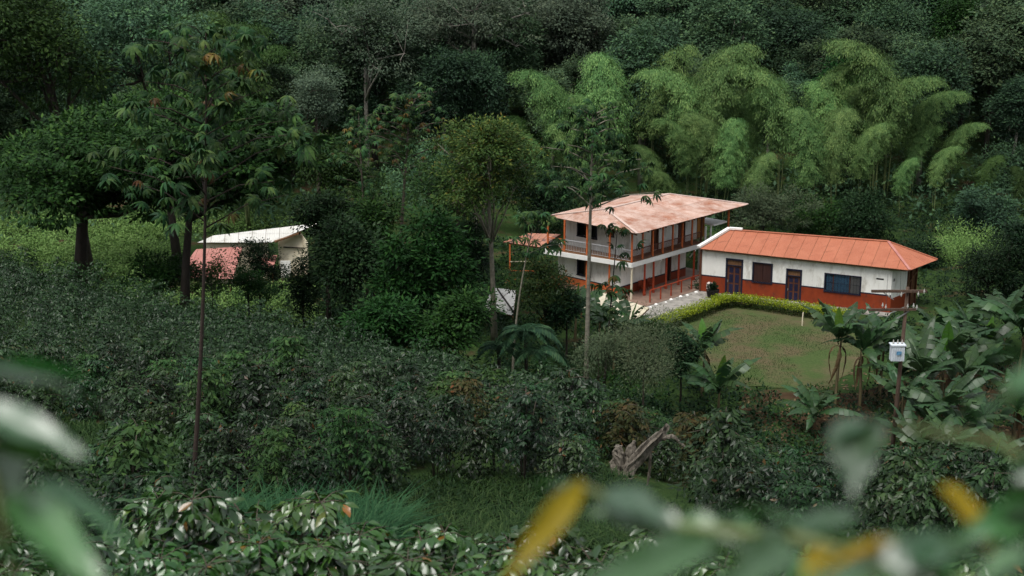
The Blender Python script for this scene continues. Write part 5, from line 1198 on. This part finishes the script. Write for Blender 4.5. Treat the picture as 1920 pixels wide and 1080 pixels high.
front = [(985, 145, 1, 3.0), (1020, 175, 3, 3.4), (1115, 112, 5, 1.6), (1140, 175, 0, .6), (1075, 190, 3, 2.5), (1225, 145, 4, 3.1), (1290, 98, 1, .3), (1265, 150, 3, 2.8), (1405, 96, 1, .4), (1375, 130, 2, 2.7), (1350, 175, 3, 3.0), (1460, 165, 3, .2), (1568, 88, 2, 3.0), (1600, 130, 5, .6), (1530, 165, 3, 2.6), (1640, 165, 1, .5), (1740, 158, 4, .1), (1790, 185, 4, -.1), (1835, 245, 4, .0), (1700, 200, 2, .4), (1760, 250, 6, .2),
 (1290, 225, 3, 2.9), (1240, 235, 1, 3.3), (1375, 235, 5, 1.2), (1490, 215, 5, 2.2), (1590, 215, 3, .8), (1665, 245, 3, .2), (1800, 290, 2, .2), (1190, 285, 3, 3.0), (1450, 300, 3, .9), (1720, 310, 3, .1), (1040, 245, 3, 2.8), (975, 265, 5, 3.0), (1230, 335, 3, 3.0), (1130, 275, 5, 1.0)]
rgb = np.random.default_rng(61)
ORD = ['first', 'second', 'third', 'fourth', 'fifth', 'sixth', 'seventh', 'eighth', 'ninth', 'tenth', 'eleventh', 'twelfth', 'thirteenth', 'fourteenth', 'fifteenth', 'sixteenth', 'seventeenth', 'eighteenth', 'nineteenth', 'twentieth', 'twenty-first']
def nth(lst, i): return ORD[sorted(range(len(lst)), key=lambda k: lst[k][0]).index(i)]
for i, (px, top, v, az) in enumerate(front):
    y = (146 if i < 21 else 137)+rgb.normal()*3.5; top -= 16
    bamboo(px, y, top, v, az+rgb.normal()*.25, ('light green bamboo plume in the upper rank of the grove, %s from the left' % nth(front[:21], i)) if i < 21 else ('light green bamboo plume in the lower rank of the grove, %s from the left' % nth(front[21:], i-21)), 'bamboo grove behind the farmhouse', 1.0)
far = [(400, 20, 1, .5), (470, 40, 3, .3), (520, 85, 2, .1), (330, 30, 3, 2.8), (590, 45, 3, 1.0), (1220, 25, 3, 2.5), (1290, 55, 5, .5), (1340, 20, 3, 2.9), (1400, 45, 3, .4), (1440, 15, 1, 2.4), (1500, 10, 3, .7), (1560, 30, 5, 2.0), (1150, 60, 3, 3.0), (1100, 20, 3, .6), (1880, 290, 3, .4), (1900, 310, 5, 2.0), (760, 20, 5, 2.0), (960, 215, 3, 2.0)]
for i, (px, top, v, az) in enumerate(far):
    y = (150 if i < 4 else 176)+rgb.normal()*6
    if 14 <= i <= 15: y = 140
    if i == 17: y = 150
    bamboo(px, y, top, v, az, 'dusky bamboo plume among the forest trees on the hillside, %s from the left' % nth(far, i), 'bamboo on the far hillside', 1.15, True)

# ------------------------------------------------------------------ the wooded hillside
FT = []
for i in range(9):
    rg = np.random.default_rng(700+i); H = 15.0; kind = i % 4
    rx = (4.4, 3.6, 5.0, 3.2)[kind]; rz = (5.0, 6.2, 4.4, 5.8)[kind]
    lb = lobes_in(rg, 20+3*kind, 0, 0, H-rz, rx, rx, rz, .32); tb = TB(); limbs(tb, rg, [(0, 0, -1), (.2, 0, 4), (-.1, .2, 8), (.1, 0, H-rz)], lb, .24, 6)
    mt = ('forest', 'forest', 'forest', 'forest', 'forest_grey', 'forest', 'forest', 'fresh', 'forest')[i]
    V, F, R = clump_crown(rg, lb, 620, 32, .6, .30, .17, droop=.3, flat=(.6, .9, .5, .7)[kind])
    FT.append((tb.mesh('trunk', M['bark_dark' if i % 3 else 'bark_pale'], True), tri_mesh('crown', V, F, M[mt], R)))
LAB = ['broad dusky forest tree on the hillside with grey-green rounded crown', 'tall upright forest tree on the hillside with narrow crown', 'wide pale-crowned forest tree on the hillside', 'slim dark forest tree crowded on the hillside']
rgf = np.random.default_rng(71); cnt = 0
for y in np.arange(152, 290, 6.6):
    half = .37*depth(y, 20); xx = -half-6
    while xx < half+6:
        x = xx+rgf.normal()*1.6; yy = y+rgf.normal()*2.5; xx += 5.6+rgf.random()*3.0
        v = int(rgf.integers(9)); s = .72+.55*rgf.random(); zg = float(gz(x, yy))
        # leave out what the frame cannot show
        if zg > z_at(-40, yy): continue
        t = empty('forest_tree', (x, yy, zg), rgf.random()*6.28, (s*(.9+.3*rgf.random()), s*(.9+.3*rgf.random()), s)); tag(t, LAB[v % 4], 'tree', 'forest trees on the hillside')
        place('trunk', FT[v][0], t); place('crown', FT[v][1], t); cnt += 1
print('forest trees', cnt)
# particular trees of the wood
pxtree('forest_tree', 'very large dark tree filling the upper corner above the spreading tree', 'tree', 172, 118, -60, 230, 190, 'big_tree', 'bark_dark', 301, cpx=60, r0=.4, n=12, clumps=700, per=32, cr=.85, ln=.36, wd=.16, s=.38)
pxtree('forest_tree', 'large dark tree behind the top of the slender tree', 'tree', 335, 124, -30, 220, 140, 'forest', 'bark_dark', 302, cpx=250, r0=.35, n=10, clumps=520, per=32, cr=.85, ln=.34, wd=.15, s=.40)
pxtree('forest_tree', 'pale rounded tree at the foot of the wood right of the spreading trees', 'tree', 600, 138, 135, 240, 62, 'forest_grey', 'bark', 303, r0=.2, n=8, clumps=260, per=34, cr=.6, ln=.24, wd=.10)
pxtree('forest_tree', 'tall tree with bare pale trunks standing above the yellow-tipped trees', 'tree', 890, 158, -30, 110, 130, 'forest_grey', 'bark_pale', 304, r0=.42, n=9, clumps=420, per=32, cr=.8, ln=.34, wd=.15)
pxtree('forest_tree', 'tall tree with a reddish bare trunk near the right margin', 'tree', 1885, 165, -30, 120, 110, 'forest_grey', 'bark_pale', 305, r0=.42, n=9, clumps=380, per=32, cr=.8, ln=.34, wd=.15)
pxtree('forest_tree', 'grey twiggy pale-leaved tree at the top of the picture left of the bare trunks', 'tree', 690, 152, -30, 190, 110, 'forest_grey', 'bark_pale', 306, r0=.3, n=9, clumps=360, per=30, cr=.8, ln=.30, wd=.10)
pxtree('forest_tree', 'dark tree above the grove between two tall bamboo plumes', 'tree', 1480, 168, 70, 200, 80, 'forest', 'bark', 307, r0=.3, n=8, clumps=330, per=32, cr=.8, ln=.32, wd=.15)
pxtree('forest_tree', 'low dark tree below the reddish trunk by the bamboo edge', 'tree', 1890, 150, 270, 400, 70, 'forest', 'bark', 308, r0=.25, n=8, clumps=330, per=32, cr=.7, ln=.3, wd=.13)
pxtree('forest_tree', 'dark leafy tree filling the gap beyond the white shed', 'tree', 640, 126, 240, 400, 80, 'big_tree', 'bark', 309, r0=.2, n=8, clumps=330, per=34, cr=.65, ln=.28, wd=.12)
pxtree('forest_tree', 'dark tree behind the yellow-tipped trees', 'tree', 820, 132, 260, 400, 85, 'forest', 'bark', 310, r0=.2, n=8, clumps=330, per=34, cr=.65, ln=.28, wd=.12)
pxtree('forest_tree', 'dark tree in the shade behind the farmhouse roof', 'tree', 1010, 131, 300, 420, 75, 'dark_shrub', 'bark', 311, r0=.2, n=8, clumps=300, per=34, cr=.65, ln=.28, wd=.12)

# ------------------------------------------------------------------ blurred leaves right in front of the lens
def big_leaf_mesh(name, mat, L, W, fold, curl, seed):
    rg = np.random.default_rng(seed); nu, nv_ = 14, 7; V = []; F = []
    for i in range(nu):
        t = i/(nu-1); w = W*.48*(math.sin(math.pi*min(1, t)**.75)*(1-t)**.25 if 0 < t < .99 else .01)
        for j in range(nv_):
            s = 2*j/(nv_-1)-1; V.append((L*t, s*w, -curl*L*t*t+abs(s)*w*fold+.05*W*math.sin(t*19+s*2+seed)*abs(s)))
    for i in range(nu-1):
        for j in range(nv_-1): a = i*nv_+j; F += [(a, a+1, a+nv_+1), (a, a+nv_+1, a+nv_)]
    return tri_mesh(name, V, F, M[mat], np.full(len(F), rg.random()), True)
M['lens_leaf'] = leaf_mat('close_coffee_leaf', [(0, (.005, .05, .004)), (1, (.018, .12, .010))], rough=.45, trans=.2, spec=.3, var=.25, coat=1.0, kk=1.0)
for n_ in M['lens_leaf'].node_tree.nodes:
    if n_.type == 'BSDF_PRINCIPLED': n_.inputs['Coat IOR'].default_value = 2.1; n_.inputs['Coat Roughness'].default_value = .45
M['lens_yellow'] = leaf_mat('close_yellow_leaf', [(0, (.27, .20, .006)), (1, (.30, .18, .006))], rough=.4, trans=.45, spec=.3, var=.1, kk=1.0)
def lens_pt(px, py, d): a, b = (px-960)/FPX, (540-py)/FPX; return Vector((a*d, (CP+b*SP)*d, CZ+(-SP+b*CP)*d))
def branch(label, d0, stem, lv):
    """stem: [(px,py,d)], lv: [(base px,py,d, tip px,py,d, width px, roll, material)]"""
    o0 = lens_pt(*stem[0]); t = empty('coffee_branch', tuple(o0)); tag(t, label, 'branch', None)
    pts = [np.array(lens_pt(*s)-o0) for s in stem]; tb = TB(); tb.tube(spline(pts, 10), list(np.linspace(.006, .003, 10)), 6); place('stem', tb.mesh('stem', M['culm'], True), t)
    for i, (bx, by, bd, tx, ty, td, w, roll, mt) in enumerate(lv):
        a, b = lens_pt(bx, by, bd), lens_pt(tx, ty, td); L = (b-a).length; W = w/FPX*(bd+td)/2
        x = (b-a).normalized(); z = Vector((0, 0, 1))-x*x.z; z.normalize(); y = z.cross(x); R = Matrix((x, y, z)).transposed() @ Matrix.Rotation(math.radians(roll), 3, 'X')
        place('leaf', big_leaf_mesh('leaf', mt, L, W, .45, .16, 900+i), t, tuple(a-o0), R.to_euler())
G_, Y_ = 'lens_leaf', 'lens_yellow'
branch('out-of-focus coffee branch entering from the left edge, leaves drooping', 1.4, [(-120, 640, 1.4), (-30, 760, 1.4), (-10, 900, 1.4), (30, 1120, 1.4)], [
 (-60, 700, 1.35, 240, 725, 1.5, 75, 10, G_), (-40, 690, 1.5, 170, 672, 1.7, 50, -35, G_), (-60, 765, 1.35, 170, 835, 1.3, 85, 25, G_), (-80, 800, 1.45, 70, 900, 1.3, 190, -55, G_), (-20, 830, 1.4, 120, 860, 1.5, 60, -40, G_),
 (20, 920, 1.4, 200, 1090, 1.25, 110, 20, G_), (60, 900, 1.35, 295, 1025, 1.4, 62, 25, G_), (-60, 1000, 1.3, 50, 1040, 1.4, 90, 20, G_), (60, 1050, 1.3, 170, 1110, 1.3, 110, -40, G_)])
branch('out-of-focus coffee branch along the bottom edge with a hanging yellow leaf', 1.3, [(1900, 1120, 1.2), (1500, 1010, 1.3), (1250, 985, 1.4), (1080, 905, 1.5)], [
 (1095, 900, 1.45, 940, 1095, 1.35, 62, -35, Y_), (1060, 915, 1.5, 1010, 890, 1.6, 60, 10, G_), (1180, 960, 1.45, 1040, 895, 1.5, 70, 15, G_), (1130, 930, 1.45, 1265, 965, 1.35, 85, 20, G_), (1290, 1000, 1.4, 1085, 935, 1.45, 80, -20, G_), (1260, 985, 1.4, 1400, 1010, 1.35, 85, 15, G_),
 (1340, 1010, 1.35, 1040, 1120, 1.2, 95, -40, G_), (1420, 1000, 1.35, 1290, 945, 1.45, 75, 10, G_), (1480, 1010, 1.3, 1350, 1100, 1.2, 100, -45, G_), (1520, 1010, 1.3, 1370, 905, 1.45, 80, 20, G_), (1500, 1005, 1.3, 1640, 930, 1.4, 70, 20, G_), (1560, 1030, 1.25, 1500, 1075, 1.2, 60, 10, Y_), (1680, 1010, 1.25, 1520, 1060, 1.2, 42, 0, Y_), (1600, 1040, 1.25, 1760, 1090, 1.2, 100, 25, G_), (1640, 1050, 1.25, 1480, 960, 1.35, 70, 25, G_), (1400, 1020, 1.4, 1560, 985, 1.45, 80, -10, G_), (1730, 1040, 1.3, 1600, 985, 1.38, 85, 5, G_), (1840, 1070, 1.25, 1720, 1010, 1.3, 95, 12, G_), (1880, 1090, 1.2, 1930, 990, 1.28, 90, 0, G_), (1450, 1060, 1.3, 1600, 1110, 1.22, 90, 10, G_), (1350, 1060, 1.35, 1230, 1020, 1.42, 80, 8, G_), (1700, 1060, 1.2, 1850, 980, 1.3, 95, 20, G_), (1620, 1060, 1.2, 1560, 1130, 1.1, 90, 10, G_), (1780, 1090, 1.2, 1690, 960, 1.3, 80, 30, G_)])
branch('out-of-focus coffee branch at the lower right margin with a yellow leaf', 1.3, [(2050, 1000, 1.25), (1960, 900, 1.3), (1880, 830, 1.35), (1690, 800, 1.45)], [
 (1610, 785, 1.45, 1600, 915, 1.36, 125, 8, G_), (1660, 800, 1.45, 1560, 800, 1.4, 60, 20, G_), (1760, 905, 1.35, 1895, 1040, 1.25, 70, -10, Y_), (1960, 960, 1.25, 1860, 1000, 1.3, 90, 35, G_), (1990, 940, 1.25, 1890, 910, 1.35, 80, 30, G_), (1950, 960, 1.3, 1800, 1000, 1.25, 90, -45, G_), (1930, 1040, 1.2, 1820, 1100, 1.2, 100, 10, G_)])
branch('out-of-focus coffee branch at the right margin beside the banana bank', 1.4, [(2060, 640, 1.35), (1990, 690, 1.4), (1930, 720, 1.4), (1880, 745, 1.45)], [
 (1960, 665, 1.4, 1800, 650, 1.5, 55, 15, G_), (1980, 700, 1.35, 1860, 720, 1.4, 80, -45, G_), (1990, 740, 1.35, 1780, 765, 1.4, 60, 5, G_), (1990, 860, 1.3, 1890, 900, 1.3, 110, -60, G_)])

# ------------------------------------------------------------------ the damp air of the valley
hz_ = MB().box(-440, 440, -45, 640, -6, 260).build('haze', None); hz_["kind"] = "stuff"
mh, nth, bh, oh = nodes_of('valley_haze'); nth.nodes.remove(bh); vol = N(nth, 'ShaderNodeVolumePrincipled'); nth.links.new(vol.outputs[0], oh.inputs['Volume'])
vol.inputs['Color'].default_value = (.80, .88, .95, 1); vol.inputs['Density'].default_value = HAZE; vol.inputs['Anisotropy'].default_value = .2
hz_.data.materials.append(mh); sc.cycles.volume_bounces = 0
tag(hz_, 'thin pale haze hanging in the valley air', 'haze')
